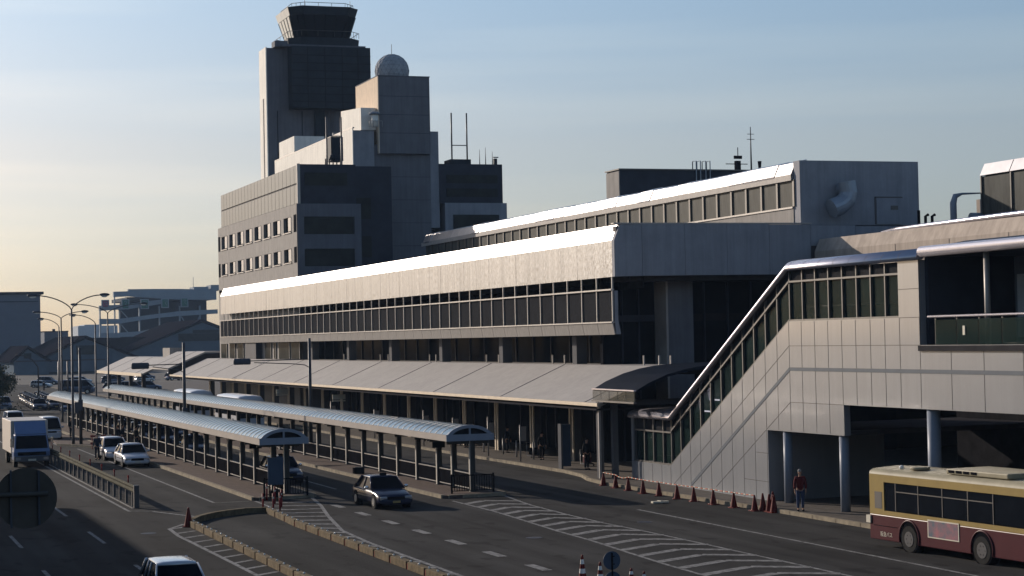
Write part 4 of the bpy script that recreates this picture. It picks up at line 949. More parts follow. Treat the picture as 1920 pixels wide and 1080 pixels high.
# near round sign seen from behind, hung on an arm from a post outside the frame
rs_ = thing('round_road_sign', 'brown back of a round road sign close to the camera at the lower left', 'road sign', (1.77, 19.45, 6.3))
ring = [(1.766 + .30 * cos(2 * pi * k / 40), 6.318 + .30 * sin(2 * pi * k / 40)) for k in range(40)]
B().prism(ring, 'y', 19.53, 19.536).build('disc', M_SIGNBK, rs_)
B().box(1.61, 1.63, 19.505, 19.529, 6.03, 6.60).box(1.88, 1.90, 19.505, 19.529, 6.05, 6.59).build('bracket', M_LAMP, rs_)
B().path([(-2.2, 19.47, 6.40), (1.97, 19.47, 6.36)], .024, 8).build('arm', M_POST, rs_)
B().path([(-2.2, 19.5, 0), (-2.2, 19.5, 6.9)], .06, 10).build('post', M_POLE, rs_)
# blue guide sign
bs = thing('blue_guide_sign', 'pair of round blue signs on a bracketed post at the bottom edge', 'road sign', (22.75, 55.6, 0))
def discY(x, y, z, r): return B().prism([(x + r * cos(2 * pi * k / 32), z + r * sin(2 * pi * k / 32)) for k in range(32)], 'y', y, y + .012)
discY(22.75, 55.6, .80, .29).build('sign_disc', M_SIGNB, bs); discY(22.77, 55.6, .18, .28).build('sign_disc', M_SIGNB, bs)
B().box(22.73, 22.77, 55.55, 55.597, 0, 1.04).box(22.73, 22.82, 55.53, 55.549, .92, .95).box(22.73, 22.82, 55.53, 55.549, .68, .71).box(22.73, 22.82, 55.53, 55.549, .3, .33).build('bracket', M_BLACK, bs)
# cones
def cone_mesh(striped=False):
    m = B(); m.sm = True
    n = 7; 
    for i in range(n):
        m.cur = 1 if (striped and i % 2 == 1) else 0
        r0 = .16 - .13 * i / n; r1 = .16 - .13 * (i + 1) / n; m.path([(0, 0, .04 + .66 * i / n), (0, 0, .04 + .66 * (i + 1) / n)], [r0, r1], 12, caps=(i == n - 1))
    m.sm = False; m.cur = 0; m.box(-.2, .2, -.2, .2, 0, .04); return m.mesh('traffic_cone', [M_RED, M_LENS])
CM, CMS = cone_mesh(), cone_mesh(True)
def cone(x, y, label, striped=False, s=1, z=0, group='traffic cones'):
    o = bpy.data.objects.new('traffic_cone', CMS if striped else CM); COL.objects.link(o); o.location = (x, y, z); o.scale = (s if s < 1.25 else 1.0, s if s < 1.25 else 1.0, s); o.rotation_euler = (0, 0, random.uniform(-.4, .4))
    tag(o, label, 'cone', group); return o
CP = [(37.72, 93.1), (37.62, 91.2), (37.52, 89.3), (37.42, 87.2), (37.5, 85.45), (37.53, 83.4), (37.66, 81.8), (37.74, 79.85), (37.82, 77.9), (37.9, 76.0)]
for i, (x, y) in enumerate(CP): cone(x, y, ORD[i] + ' cone from the left in the barred row along the white wall', group='cones joined by bars along the white wall')
brm = B()
for i, ((xa, ya), (xb, yb)) in enumerate(zip(CP, CP[1:])):
    m = B(); nseg = 8; sag = .10 if i == 1 else .01
    for k in range(nseg):
        t0, t1 = k / nseg, (k + 1) / nseg; m.cur = k % 2
        f = lambda t: (xa + (xb - xa) * t, ya + (yb - ya) * t, .68 - sag * 4 * t * (1 - t))
        m.path([f(t0), f(t1)], .022, 6)
    tag(m.build('cone_bar', [M_SIGNW, mat('bar stripe', (.5, .12, .05), .4, var=.1) if i == 0 else bpy.data.materials['bar stripe']]), ORD[i] + ' striped bar from the left joining the cones', 'bar', 'striped bars between the cones')
for i, (x, y) in enumerate(((38.25, 75.9), (38.28, 75.35), (38.25, 74.85), (39.0, 76.4))): cone(x, y, ['left', 'middle', 'right', 'rearmost'][i] + ' red cone in the cluster at the end of the bars', group='cluster of cones by the first column', z=0 if i < 3 else 0, s=1.1)
cone(14.2, 82.4, 'single red cone at the left corner of the bare island', s=1.2)
cone(21.72, 55.5, 'taller red and white cone at the bottom edge left of the blue sign', True, 1.5); cone(21.95, 54.6, 'shorter red and white cone just left of the blue sign', True, 1.3)
cone(22.85, 54.3, 'small cone tip just right of the blue sign', True, 1.0); cone(23.1, 53.9, 'smallest cone tip right of the blue sign at the frame edge', True, .9)
for i, (x, y) in enumerate(((18.62, 87.95), (19.05, 87.7), (19.43, 88.0), (20.1, 94.0), (20.02, 91.8), (19.88, 89.7))):
    o = B().path([(x, y, 0), (x, y, .85)], .045, 8); o.cur = 1; o.path([(x, y, .6), (x, y, .68)], .048, 8, caps=False)
    tag(o.build('marker_post', [M_REDP, M_SIGNW]), ['leftmost', 'second', 'third', 'rearmost', 'fifth', 'sixth'][i] + ' thin red marker post before the nearer shelter end', 'marker post', 'red marker posts at the island tip')
ib = thing('notice_board', 'dark blue notice board standing at the end of the nearer shelter', 'notice board', (20.6, 95, .15))
B().box(20.2, 21.0, 94.1, 94.16, .75, 2.1).build('board', M_SIGNB, ib)
for x in (20.3, 20.9): B().path([(x, 94.2, .15), (x, 94.2, 2.1)], .03, 8).build('leg', M_BLACK, ib)
B().box(20.3, 20.9, 93.9, 94.4, .15, .45).build('base', M_BLACK, ib)
to = thing('info_totem', 'blue and white sign pillar on the footway left of the canopy post', 'sign pillar', (39.7, 104, .15))
B().box(39.55, 39.66, 104.0, 104.5, .15, 2.75).build('side_strip', M_COL, to); B().box(39.665, 40.15, 104.02, 104.5, .3, 2.72).build('panel', M_SIGNB, to)
pb2 = thing('planter_box', 'dark box on the farther island kerb behind the moving taxi', 'box', (28.3, 108, .15)); B().box(28.15, 28.75, 107.6, 108, .15, .5).build('body', M_BLACK, pb2); B().box(28.2, 28.7, 107.65, 107.95, .5, .53).build('lid', M_POLE, pb2)
for k, (y, x, z) in enumerate(((176, 38.7, 3.2), (155, 38.8, 3.15))):
    hs = thing('hanging_sign', ['farther', 'nearer'][k] + ' white bus stop board hanging under the canopy edge', 'sign', (x, y, z), 0, 'boards under the canopy')
    B().box(x, x + 1.1, y, y + .08, z - .15, z + .25).box(x, x + 1.1, y, y + .08, z - .32, z - .22).build('board', M_SIGNW, hs); B().box(x + .5, x + .55, y, y + .05, z + .25, 3.8).build('hanger', M_POLE, hs)
for k, (x, y) in enumerate(((39.9, 112), (40.0, 118.5), (40.0, 126), (40.0, 133), (39.9, 146), (39.9, 160))):
    o = B().path([(x, y, .15), (x, y, 2.4 + .3 * (k % 2))], .05, 8).box(x, x + .4, y, y + .05, 1.4, 2.3); tag(o.build('stop_post', M_FIN), ORD[k] + ' bus stop post from the right along the terminal kerb', 'stop post', 'bus stop posts')
for k, (x, y) in enumerate(((41.2, 107), (41.3, 113.5), (41.2, 116.4), (41.4, 119.6), (41.2, 123), (41.3, 133.5), (41.2, 137))):
    tag(B().path([(x, y, .15), (x, y, 1.15)], .055, 10).sphere((x, y, 1.16), .06, nu=10, nv=6).build('added_post', M_FIN), ORD[k] + ' added pale post from the right standing for a sunlit strip', 'added_post', 'added pale posts under the canopy')  # posts added as bright sunlit strips under the canopy
for k, (x, y) in enumerate(((41.9, 115.2), (42.0, 131.8), (41.8, 105.6))):
    v = thing('luggage_trolley', ['middle', 'farthest', 'nearest'][k] + ' steel luggage trolley left under the canopy', 'trolley', (x, y, .15), 0, 'luggage trolleys'); W[v] = (0, 0, 0); z0_ = 0
    B().path([(-.28, -.4, .12), (-.28, .4, .12), (-.28, .45, .95), (.28, .45, .95), (.28, .4, .12), (.28, -.4, .12), (-.28, -.4, .12)], .02, 6).build('frame', M_RAIL, v)
    B().box(-.26, .26, -.38, .36, .14, .17).build('deck', M_POLE, v); B().box(-.2, .2, -.2, .3, .18, .62).build('suitcase', [M_BLACK, M_SIGNB, M_MAROON][k], v, bevel=.04)
    for (a, b) in ((-.25, -.35), (.25, -.35), (0, .38)): B().path([(a - .02, b, .06), (a + .02, b, .06)], .06, 10).build('wheel', M_TYRE, v)
# guardrail
gr = thing('guardrail', 'low roadside guardrail with a flared end post between the lanes', 'guardrail', (13.55, 93, 0))
B().prism([(13.50, .72), (13.44, .80), (13.50, .90), (13.44, 1.0), (13.50, 1.08), (13.53, 1.08), (13.53, .72)], 'y', 93.4, 168).build('beam', M_GUARD, gr)
gp0 = B().box(13.54, 13.66, 94.4, 94.55, 0, .98).build('post', M_POLE, gr)
for i in range(1, 34): inst(gp0, (0, i * 2.2, 0), gr)
B().prism([(13.46, 0), (13.46, 1.1), (13.7, 1.1), (13.7, 0)], 'y', 93.1, 93.4).build('end_post', M_POLE, gr)
st('kerb', B().box(13.35, 13.42, 93, 168, 0, .03), M_PAINT, label='low pale kerb strip below the guardrail', cat='kerb')
for i in range(8):
    y = 96 + i * 5; o = B().path([(13.6, y, 1.0), (13.6, y, 1.35)], .035, 6).box(13.56, 13.64, y - .05, y + .05, 1.28, 1.42)
    tag(o.build('rail_reflector', M_REDP), ORD[i] + ' small reflector stick from the near end of the guardrail', 'reflector', 'reflectors on the guardrail')
bf = thing('barrier_fence', 'red and white works fence around the lamp island', 'barrier', (18.9, 149, 0))
for z in (.35, .9): 
    m = B()
    for k in range(6): m.cur = k % 2; m.box(18.3 + k * .4, 18.7 + k * .4, 149, 149.05, z, z + .14)
    m.build('rail', [M_REDP, M_SIGNW], bf)
for x in (18.4, 20.5): B().box(x, x + .06, 148.98, 149.06, 0, 1.1).build('post', M_REDP, bf)

# ------------------------------------------------------------------ vehicles
def wheel(x, y, r, w, parent, side):
    t = B(); t.path([(x - w / 2, y, r), (x + w / 2, y, r)], r, 22); tt = t.build('wheel', M_TYRE, parent)
    q = x + side * (w / 2 + .004)
    rm = B(); rm.path([(q - side * .02, y, r), (q + side * .01, y, r)], r * .58, 18)
    for k in range(6): a = k * pi / 3; rm.box(q, q + side * .02, y + cos(a) * r * .35 - .02, y + cos(a) * r * .35 + .02, r + sin(a) * r * .35 - .02, r + sin(a) * r * .35 + .02)
    rm.build('rim', M_RIM if r < .4 else M_POLE, tt)
def carbody(P, stations, roofst, Wd, glass_m, wheels_y, r=.31, name='body', lamp_tag=None):
    pass
def make_car(kind, paint, label, group, name='parked_car', taxi=False):
    t = thing(name, label, 'taxi' if taxi else 'car', (0, 0, 0), 0, group)
    if kind == 'sedan': Lh, w, hb, rf, hood, trunk = 2.32, .85, .88, 1.43, (.70, .86), (.92, .82); cab = (-.95, -.35, 1.0, 1.65); gy = (-1.05, 1.75)
    elif kind == 'wagon': Lh, w, hb, rf, hood, trunk = 2.25, .85, .92, 1.52, (.74, .90), (1.0, .9); cab = (-.95, -.30, 1.75, 2.1); gy = (-1.05, 2.15)
    elif kind == 'suv': Lh, w, hb, rf, hood, trunk = 2.3, .89, 1.02, 1.72, (.85, 1.0), (1.1, 1.0); cab = (-1.1, -.45, 1.8, 2.15); gy = (-1.2, 2.2)
    elif kind == 'van': Lh, w, hb, rf, hood, trunk = 2.3, .85, 1.05, 1.95, (.95, 1.05), (1.1, 1.0); cab = (-1.85, -1.35, 2.1, 2.22); gy = (-2.15, 2.25)
    z0 = .22
    def sec(y, zt, ww, zl=z0):
        return [(-ww * .86, y, zl), (-ww, y, zl + .12), (-ww * 1.0, y, (zl + zt) / 2 + .02), (-ww * .985, y, zt - .14), (-ww * .93, y, zt - .035), (-ww * .78, y, zt), (0, y, zt + .02), (ww * .78, y, zt), (ww * .93, y, zt - .035), (ww * .985, y, zt - .14), (ww, y, (zl + zt) / 2 + .02), (ww, y, zl + .12), (ww * .86, y, zl)]
    hf, hr_ = hood; tr, te = trunk
    b = B(); b.sm = True
    y = -Lh
    S_ = [(y, hf - .22, w * .86), (y + .06, hf - .10, w * .93), (y + .25, hf - .02, w * .975), (y + .7, hf + (hr_ - hf) * .55, w), (cab[0] - .12, hr_, w), (0, hb, w), (cab[3] - .05, max(hb, tr - .02), w), (Lh - .4, tr if kind == 'sedan' else hb, w), (Lh - .12, (te if kind == 'sedan' else hb - .03), w * .96), (Lh, te - .22, w * .88)]
    b.loft([sec(*q) for q in S_]); body = b.build('body', paint, t)
    # greenhouse: glass volume, roof panel, pillars
    gw_, rw_ = w * .93, w * .74
    yb0, yt0, yt1, yb1 = gy[0], cab[1], cab[2] if kind == 'sedan' else cab[2], gy[1]
    zb, zt = hb - .02, rf - .05
    g = B()
    ring0 = [(-gw_, yb0, zb), (gw_, yb0, zb), (gw_, yb1, zb), (-gw_, yb1, zb)]
    ring1 = [(-rw_, yt0, zt), (rw_, yt0, zt), (rw_, yt1, zt), (-rw_, yt1, zt)]
    g.loft([ring0, ring1]); g.build('windows', M_CARGL, t)
    rfb = B(); rfb.sm = True; ny_ = 6; rings = []
    for k in range(ny_ + 1):
        u = k / ny_; yy_ = yt0 - .06 + (yt1 - yt0 + .12) * u; cz = .055 * sin(pi * u) ** .5 if 0 < u < 1 else 0; ww = rw_ * (1.02 if 0 < u < 1 else .98)
        rings.append([(-ww, yy_, zt - .03), (-ww * .97, yy_, zt + .015 + cz * .4), (-ww * .6, yy_, zt + .03 + cz * .9), (0, yy_, zt + .035 + cz), (ww * .6, yy_, zt + .03 + cz * .9), (ww * .97, yy_, zt + .015 + cz * .4), (ww, yy_, zt - .03)])
    rfb.loft(rings); rfb.build('roof', paint, t)
    pl = B()
    for s in (-1, 1):
        def P(y_, u, ww0=gw_, ww1=rw_): return (s * (ww0 + (ww1 - ww0) * u + .012), y_, zb + (zt - zb) * u)
        pl.path([P(yb0, 0), P(yt0, 1)], .038, 6); pl.path([P(yb1, 0), P(yt1, 1)], .055, 6)
        ym = (yt0 + yt1) / 2 - .05; pl.path([P(ym, 0), P(ym, 1)], .032, 6)
        if kind in ('wagon', 'suv', 'van'): pl.path([P(yt1 - .45, 0), P(yt1 - .55, 1)], .035, 6)
    pl.build('pillars', paint, t)
    wy = (-Lh + .82, Lh - .9); r = .31 if kind != 'suv' else .35
    for s in (-1, 1):
        for y_ in wy:
            a = B(); a.path([(s * (w + .003), y_, r + .02), (s * (w - .25), y_, r + .02)], r + .065, 18); a.build('wheel_arch', M_BLACK, t)
            wheel(s * (w - .085), y_, r, .2, t, s)
        zl = hf - .24
        hl = B().box(s * w * .50, s * w * .90, -Lh - .012 + .02, -Lh + .12, zl - .02, zl + .14).build('headlight', M_HEAD, t, bevel=.03)
        B().box(s * w * .55, s * w * .90, Lh - .14, Lh + .008, te - .26, te - .08).build('tail_light', M_REDP, t)
        mr = B(); mr.sphere((s * (w + .12), cab[0] + .15, hb + .08), .11, .06, .075, 10, 7); mr.path([(s * (w - .08), cab[0] + .15, hb + .02), (s * (w + .06), cab[0] + .15, hb + .06)], .02, 5); mr.build('mirror', paint if not taxi else M_CHROME, t)
        dh = B()
        for y_ in (ym_ for ym_ in (.15, 1.05)): dh.box(s * (w + .004), s * (w + .02), y_, y_ + .16, hb - .16, hb - .13)
        dh.build('door_handle', M_CHROME, t)
        B().box(s * (w + .001), s * (w + .010), -1.2, 1.25, hb - .36, hb - .33).build('side_trim', M_CHROME if taxi else M_BLACK, t)
    B().box(-w * .48, w * .48, -Lh - .004, -Lh + .08, hf - .27, hf - .12).build('grille', M_BLACK, t)
    B().box(-w * .80, w * .80, -Lh - .035, -Lh + .08, .26, .40).build('bumper', paint, t, bevel=.03)
    B().box(-.18, .18, -Lh - .05, -Lh - .037, .30, .40).build('number_plate', M_SIGNW if not taxi else M_CREAM, t)
    if taxi:
        rl_ = B(); rl_.box(-.16, .16, -.35, -.22, rf + .02, rf + .15); rl_.build('roof_lamp', M_BLACK, t, bevel=.03)
    if kind == 'sedan': B().path([(w * .6, yb1 + .2, tr), (w * .6, yb1 + .35, tr + .5)], .008, 4).build('aerial', M_BLACK, t)
    return t
GT = 'taxis waiting along the shelter lanes'
taxi0 = make_car('sedan', M_CNAVY, 'dark navy taxi with a roof lamp driving out between the hatched areas', 'taxis around the shelters', 'taxi', True)
taxi0.location = (24.3, 87.9, 0); taxi0.rotation_euler = (0, 0, R(1.5))
copy_tree(taxi0, (23.55, 106.4, 0), 0, 'dark taxi waiting behind the end posts of the nearer shelter')
TL = ['nearest', 'second nearest', 'third', 'fourth', 'fifth', 'sixth', 'seventh', 'eighth', 'ninth']
for i, y in enumerate((135.5, 150, 156, 162, 168, 175, 181, 187)):
    copy_tree(taxi0, (23.8 + (.1 if i % 2 else -.1), y, 0), R(random.uniform(-1, 1)), TL[i] + ' dark taxi of the queue seen through the posts of the nearer shelter')
for i, (x, y) in enumerate(((26.2, 158), (26.3, 166), (26.2, 173))): copy_tree(taxi0, (x, y, 0), 0, TL[i] + ' dark taxi in the outer lane beyond the nearer shelter')
k = 0
for row, x in enumerate((22.9, 25.1)):
    for j in range(7):
        copy_tree(taxi0, (x + j * .28 + 1.2, 247 + j * 6.2 + row * 2, 0), R(-3), TL[j] + ' taxi in the ' + ['left', 'right'][row] + ' file of the far rank at the left'); k += 1
car_w = make_car('sedan', M_CW, 'white sedan with sunlit flank parked first beside the nearer shelter kerb', 'white cars at the kerb')
car_w.location = (18.2, 126.7, 0); car_w.rotation_euler = (0, 0, R(1))
wg = make_car('wagon', M_CW, 'white wagon parked right behind the white sedan', 'white cars at the kerb'); wg.location = (18.05, 134.6, 0); wg.rotation_euler = (0, 0, R(2))
suv = make_car('wagon', M_CSIL2, 'silver car seen from the front roof down at the bottom edge', 'cars on the near lanes'); suv.scale = (.93, .93, .93); suv.location = (9.42, 57.0, 0); suv['group'] = 'cars on the near lanes'
van = make_car('van', M_CW, 'white van standing right of the box truck', 'white vans behind the truck', 'van'); van.location = (17.0, 166.4, 0)
copy_tree(van, (15.6, 184, 0), 0, 'white van whose roof shows just above the truck box right side')
copy_tree(van, (13.9, 192, 0), 0, 'white van farthest back behind the truck box')
bc = make_car('suv', M_CBLUE, 'dark blue car at the far left edge of the road', 'far cars'); bc.location = (20.0, 250, 0)
copy_tree(bc, (26.4, 232, 0), R(-20), 'dark blue car just beyond the far end of the nearer shelter')
copy_tree(bc, (18.9, 262, 0), 0, 'second dark blue car farther up at the left edge')
for i, (x, y) in enumerate(((45, 330), (48, 332), (51, 334))): copy_tree(bc, (x, y, 0), R(80), TL[i] + ' parked car in the lot beyond the far canopy')
# bus in front of the bridge
bus = thing('city_bus', 'cream and maroon city bus with an advert panel at the right edge', 'bus', (36.7, 56.9, 0), R(3.2))
W[bus] = (0, 0, 0)
bx0, bx1, by0, by1 = -1.17, 1.17, -4.65, 4.65
def bsec(y, ins, top): return [(-1.17 + ins, y, .28), (-1.17 + ins, y, 2.55 - .0), (-1.13 + ins, y, top - .12), (-.98 + ins, y, top - .02), (0, y, top + .04), (.98 - ins, y, top - .02), (1.13 - ins, y, top - .12), (1.17 - ins, y, 2.55), (1.17 - ins, y, .28)]
b = B(); b.sm = False
low = [(-1.17, .28), (-1.17, 1.18), (1.17, 1.18), (1.17, .28)]
b.prism(low, 'y', by0, by1); b.build('lower_body', M_MAROON, bus, bevel=.03)
b = B()
for (a, c, z0_, z1_) in ((by0 + .02, by1 - .02, 1.185, 1.34), (by0 + .02, by1 - .02, 2.36, 2.62), (3.72, by1 - .02, 1.34, 2.36)):
    b.box(-1.168, 1.168, a, c, z0_, z1_)
b.build('upper_body', M_CREAM, bus)
b = B(); b.sm = True
rr = [(-1.165, 2.62), (-1.14, 2.72), (-1.0, 2.80), (0, 2.86), (1.0, 2.80), (1.14, 2.72), (1.165, 2.62)]
b.sweep(rr, [(by0 + .02, 0), (by1 - .02, 0)]); b.sm = False; b.poly([(x, by1 - .02, z) for x, z in rr]); b.poly([(x, by0 + .02, z) for x, z in rr]); b.build('roof', M_BUSROOF, bus)
b = B().box(-1.12, 1.12, by0 + .2, 3.70, 1.34, 2.36); b.build('interior_shade', M_INT, bus)
wins = [(3.66, 3.02), (2.98, 1.64), (1.60, .22), (.18, -1.22), (-1.26, -2.6), (-2.7, -4.3)]
for i, (a, c) in enumerate(wins):
    for s in (-1, 1):
        w_ = B().box(s * 1.125, s * 1.15, c, a, 1.38, 2.33).build('side_window', M_CARGL, bus)
        f = B()
        if 0 < i < 5: f.box(s * 1.151, s * 1.162, c, a, 2.04, 2.075)
        f.box(s * 1.13, s * 1.166, c - .04, c, 1.36, 2.35); f.build('window_frame', M_FRAME, w_)
for s in (-1, 1):
    for (y_, r_) in ((2.18, .46), (-2.0, .46)):
        a = B(); a.path([(s * 1.176, y_, .5), (s * .8, y_, .5)], .56, 24); a.build('wheel_arch', M_BLACK, bus)
        ar = B(); ar.path([(s * 1.185, y_ + .60 * cos(t), .5 + .60 * sin(t)) for t in [R(-18 + 12 * k_) for k_ in range(19)]], .03, 6); ar.build('arch_trim', M_MAROON, bus)
        wheel(s * 1.06, y_, r_, .26, bus, s)
b = B().box(-1.19, -1.172, -.75, 1.05, .62, 1.24); adf = b.build('advert_panel', M_SIGNW, bus); B().box(-1.194, -1.191, -.70, 1.0, .66, 1.20).build('advert_print', M_ADV, adf)
b = B().box(-1.176, -1.168, 3.85, 4.3, 1.4, 2.0); b.build('vent_grille', M_FRAME, bus)
b = B(); b.box(-.9, .9, -3.1, .3, 2.84, 3.02); ac = b.build('roof_air_unit', M_BUSROOF, bus, bevel=.04)
for k_ in range(4): B().box(-.915, -.902, .15 - k_ * .42 - .32, .15 - k_ * .42, 2.89, 2.98).build('air_slot', M_BLACK, ac)
B().path([(-.5, 2.4, 2.86), (-.5, 2.4, 2.95)], .35, 16).build('roof_vent', M_BUSROOF, bus); B().sphere((-.6, 3.4, 2.87), .09).build('marker_lamp', M_LENS, bus)
B().box(-1.0, 1.0, by1 - .015, by1 + .01, 1.5, 2.4).build('rear_window', M_CARGL, bus); B().box(-1.22, -1.0, by1 - .1, by1 + .16, .85, 1.12).build('rear_bumper_pad', M_SIGNW, bus)
B().box(-1.05, 1.05, by0 - .01, by0 + .02, 1.25, 2.6).build('windscreen', M_CARGL, bus)
B().box(-1.176, -1.171, 2.9, 4.4, .78, .80).build('panel_line', M_BLACK, bus)
tx = bpy.data.curves.new('lettering', 'FONT'); tx.body = '阪急バス'; tx.size = .19; tx.extrude = .002; tx.align_x = 'CENTER'
tx.materials.append(M_SIGNW); tmp = bpy.data.objects.new('lettering_curve', tx); COL.objects.link(tmp); bpy.context.view_layer.update()
lm = bpy.data.meshes.new_from_object(tmp.evaluated_get(bpy.context.evaluated_depsgraph_get())); bpy.data.objects.remove(tmp)
to_ = bpy.data.objects.new('lettering', lm); COL.objects.link(to_); to_.parent = bus; to_.location = (-1.178, 3.6, .43); to_.rotation_euler = (R(90), 0, R(-90))
# coaches behind the bus shelter
def coach(x, y, label):
    t = thing('coach', label, 'coach', (0, 0, 0), 0, 'coaches behind the bus shelter')
    b = B().box(-1.24, 1.24, -5.5, 5.5, .3, 2.2); b.build('body', M_CW, t, bevel=.05)
    B().box(-1.2, 1.2, -5.45, 5.45, 1.35, 2.4).build('windows', M_CARGL, t) if 0 else None
    for s in (-1, 1):
        for k_ in range(7): B().box(s * 1.243, s * 1.255, -4.9 + k_ * 1.45, -3.55 + k_ * 1.45, 1.25, 2.1).build('side_window', M_CARGL, t)
        for y_ in (-3.4, 3.2): wheel(s * 1.12, y_, .48, .26, t, s)
    B().box(-1.15, 1.15, -5.53, -5.505, 1.0, 2.5).build('windscreen', M_CARGL, t)
    r_ = B(); r_.sm = True; r_.loft([[(-1.24, yy_, 2.2), (-1.2, yy_, 2.7 - e), (-1.0, yy_, 2.98 - e), (-.4, yy_, 3.08 - e), (.4, yy_, 3.08 - e), (1.0, yy_, 2.98 - e), (1.2, yy_, 2.7 - e), (1.24, yy_, 2.2)] for yy_, e in ((-5.5, .14), (-5.2, .03), (-4, 0), (4, 0), (5.2, .03), (5.5, .14))]); r_.build('roof', M_SIGNW if 0 else M_CW, t)
    t.location = (x, y, 0); return t
c0 = coach(35.6, 203, 'farther white coach whose roof shows above the bus shelter'); copy_tree(c0, (35.6, 178.2, 0), 0, 'nearer white coach whose roof shows above the bus shelter')
for i in range(9): copy_tree(bc if i % 3 else suv, (38 + i * 4.1, 385 + (i % 2) * 22 + i * 5, 0), R(60 + i * 7), ORD[i] + ' distant parked car from the left in the lot beyond the taxi rank')
mbx = make_car('van', M_CBLUE, 'slate coloured minibus parked across the lot at the far left', 'far cars', 'minibus'); mbx.location = (38.0, 326, 0); mbx.rotation_euler = (0, 0, R(70)); mbx.scale = (1.2, 1.3, 1.2)
# box truck
tr = thing('box_truck', 'blue fronted box truck with a pale cargo box in the left lane', 'truck', (12.1, 132.0, 0)); W[tr] = (0, 0, 0)
B().box(-1.2, 1.2, -1.2, 5.6, .85, 3.0).build('cargo_box', M_BOX, tr, bevel=.03)
cb2 = B(); cb2.loft([[(-1.14, -2.75, .45), (1.14, -2.75, .45), (1.14, -1.25, .45), (-1.14, -1.25, .45)], [(-1.16, -2.8, 1.0), (1.16, -2.8, 1.0), (1.16, -1.25, 1.0), (-1.16, -1.25, 1.0)], [(-1.12, -2.68, 1.25), (1.12, -2.68, 1.25), (1.14, -1.25, 1.25), (-1.14, -1.25, 1.25)], [(-1.02, -2.25, 2.12), (1.02, -2.25, 2.12), (1.06, -1.25, 2.15), (-1.06, -1.25, 2.15)]]); cb2.build('cab', M_CAB, tr, bevel=.04)
B().prism([(-2.2, 2.15), (-1.3, 2.95), (-1.3, 2.15)], 'x', -1.0, 1.0).build('wind_deflector', M_CAB, tr)
B().poly([(-1.02, -2.715, 1.22), (1.02, -2.715, 1.22), (.94, -2.315, 2.04), (-.94, -2.315, 2.04)]).build('windscreen', M_CARGL, tr)
B().box(-1.15, 1.15, -2.9, -2.6, .38, .72).build('bumper', M_COL, tr, bevel=.03); B().box(-.9, .9, -2.83, -2.79, .78, 1.0).build('grille', M_BLACK, tr)
for s in (-1, 1):
    B().box(s * .72, s * 1.05, -2.92, -2.88, .48, .66).build('headlight', M_HEAD, tr)
    B().box(s * 1.22, s * 1.36, -2.75, -2.65, 1.35, 1.9).path([(s * 1.1, -2.65, 1.95), (s * 1.3, -2.7, 1.95)], .02, 6).build('mirror', M_CHROME, tr)
    B().poly([(s * 1.145, -2.55, 1.28), (s * 1.145, -1.5, 1.28), (s * 1.07, -1.5, 2.02), (s * 1.065, -2.2, 2.02)]).build('side_window', M_CARGL, tr)
    for y_ in (-2.0, 3.6): wheel(s * 1.0, y_, .42, .26, tr, s)
B().box(-1.0, 1.0, -1.2, 5.5, .5, .84).build('chassis', M_BLACK, tr); B().box(-.25, .25, -2.93, -2.905, .42, .55).build('number_plate', M_SIGNW, tr)

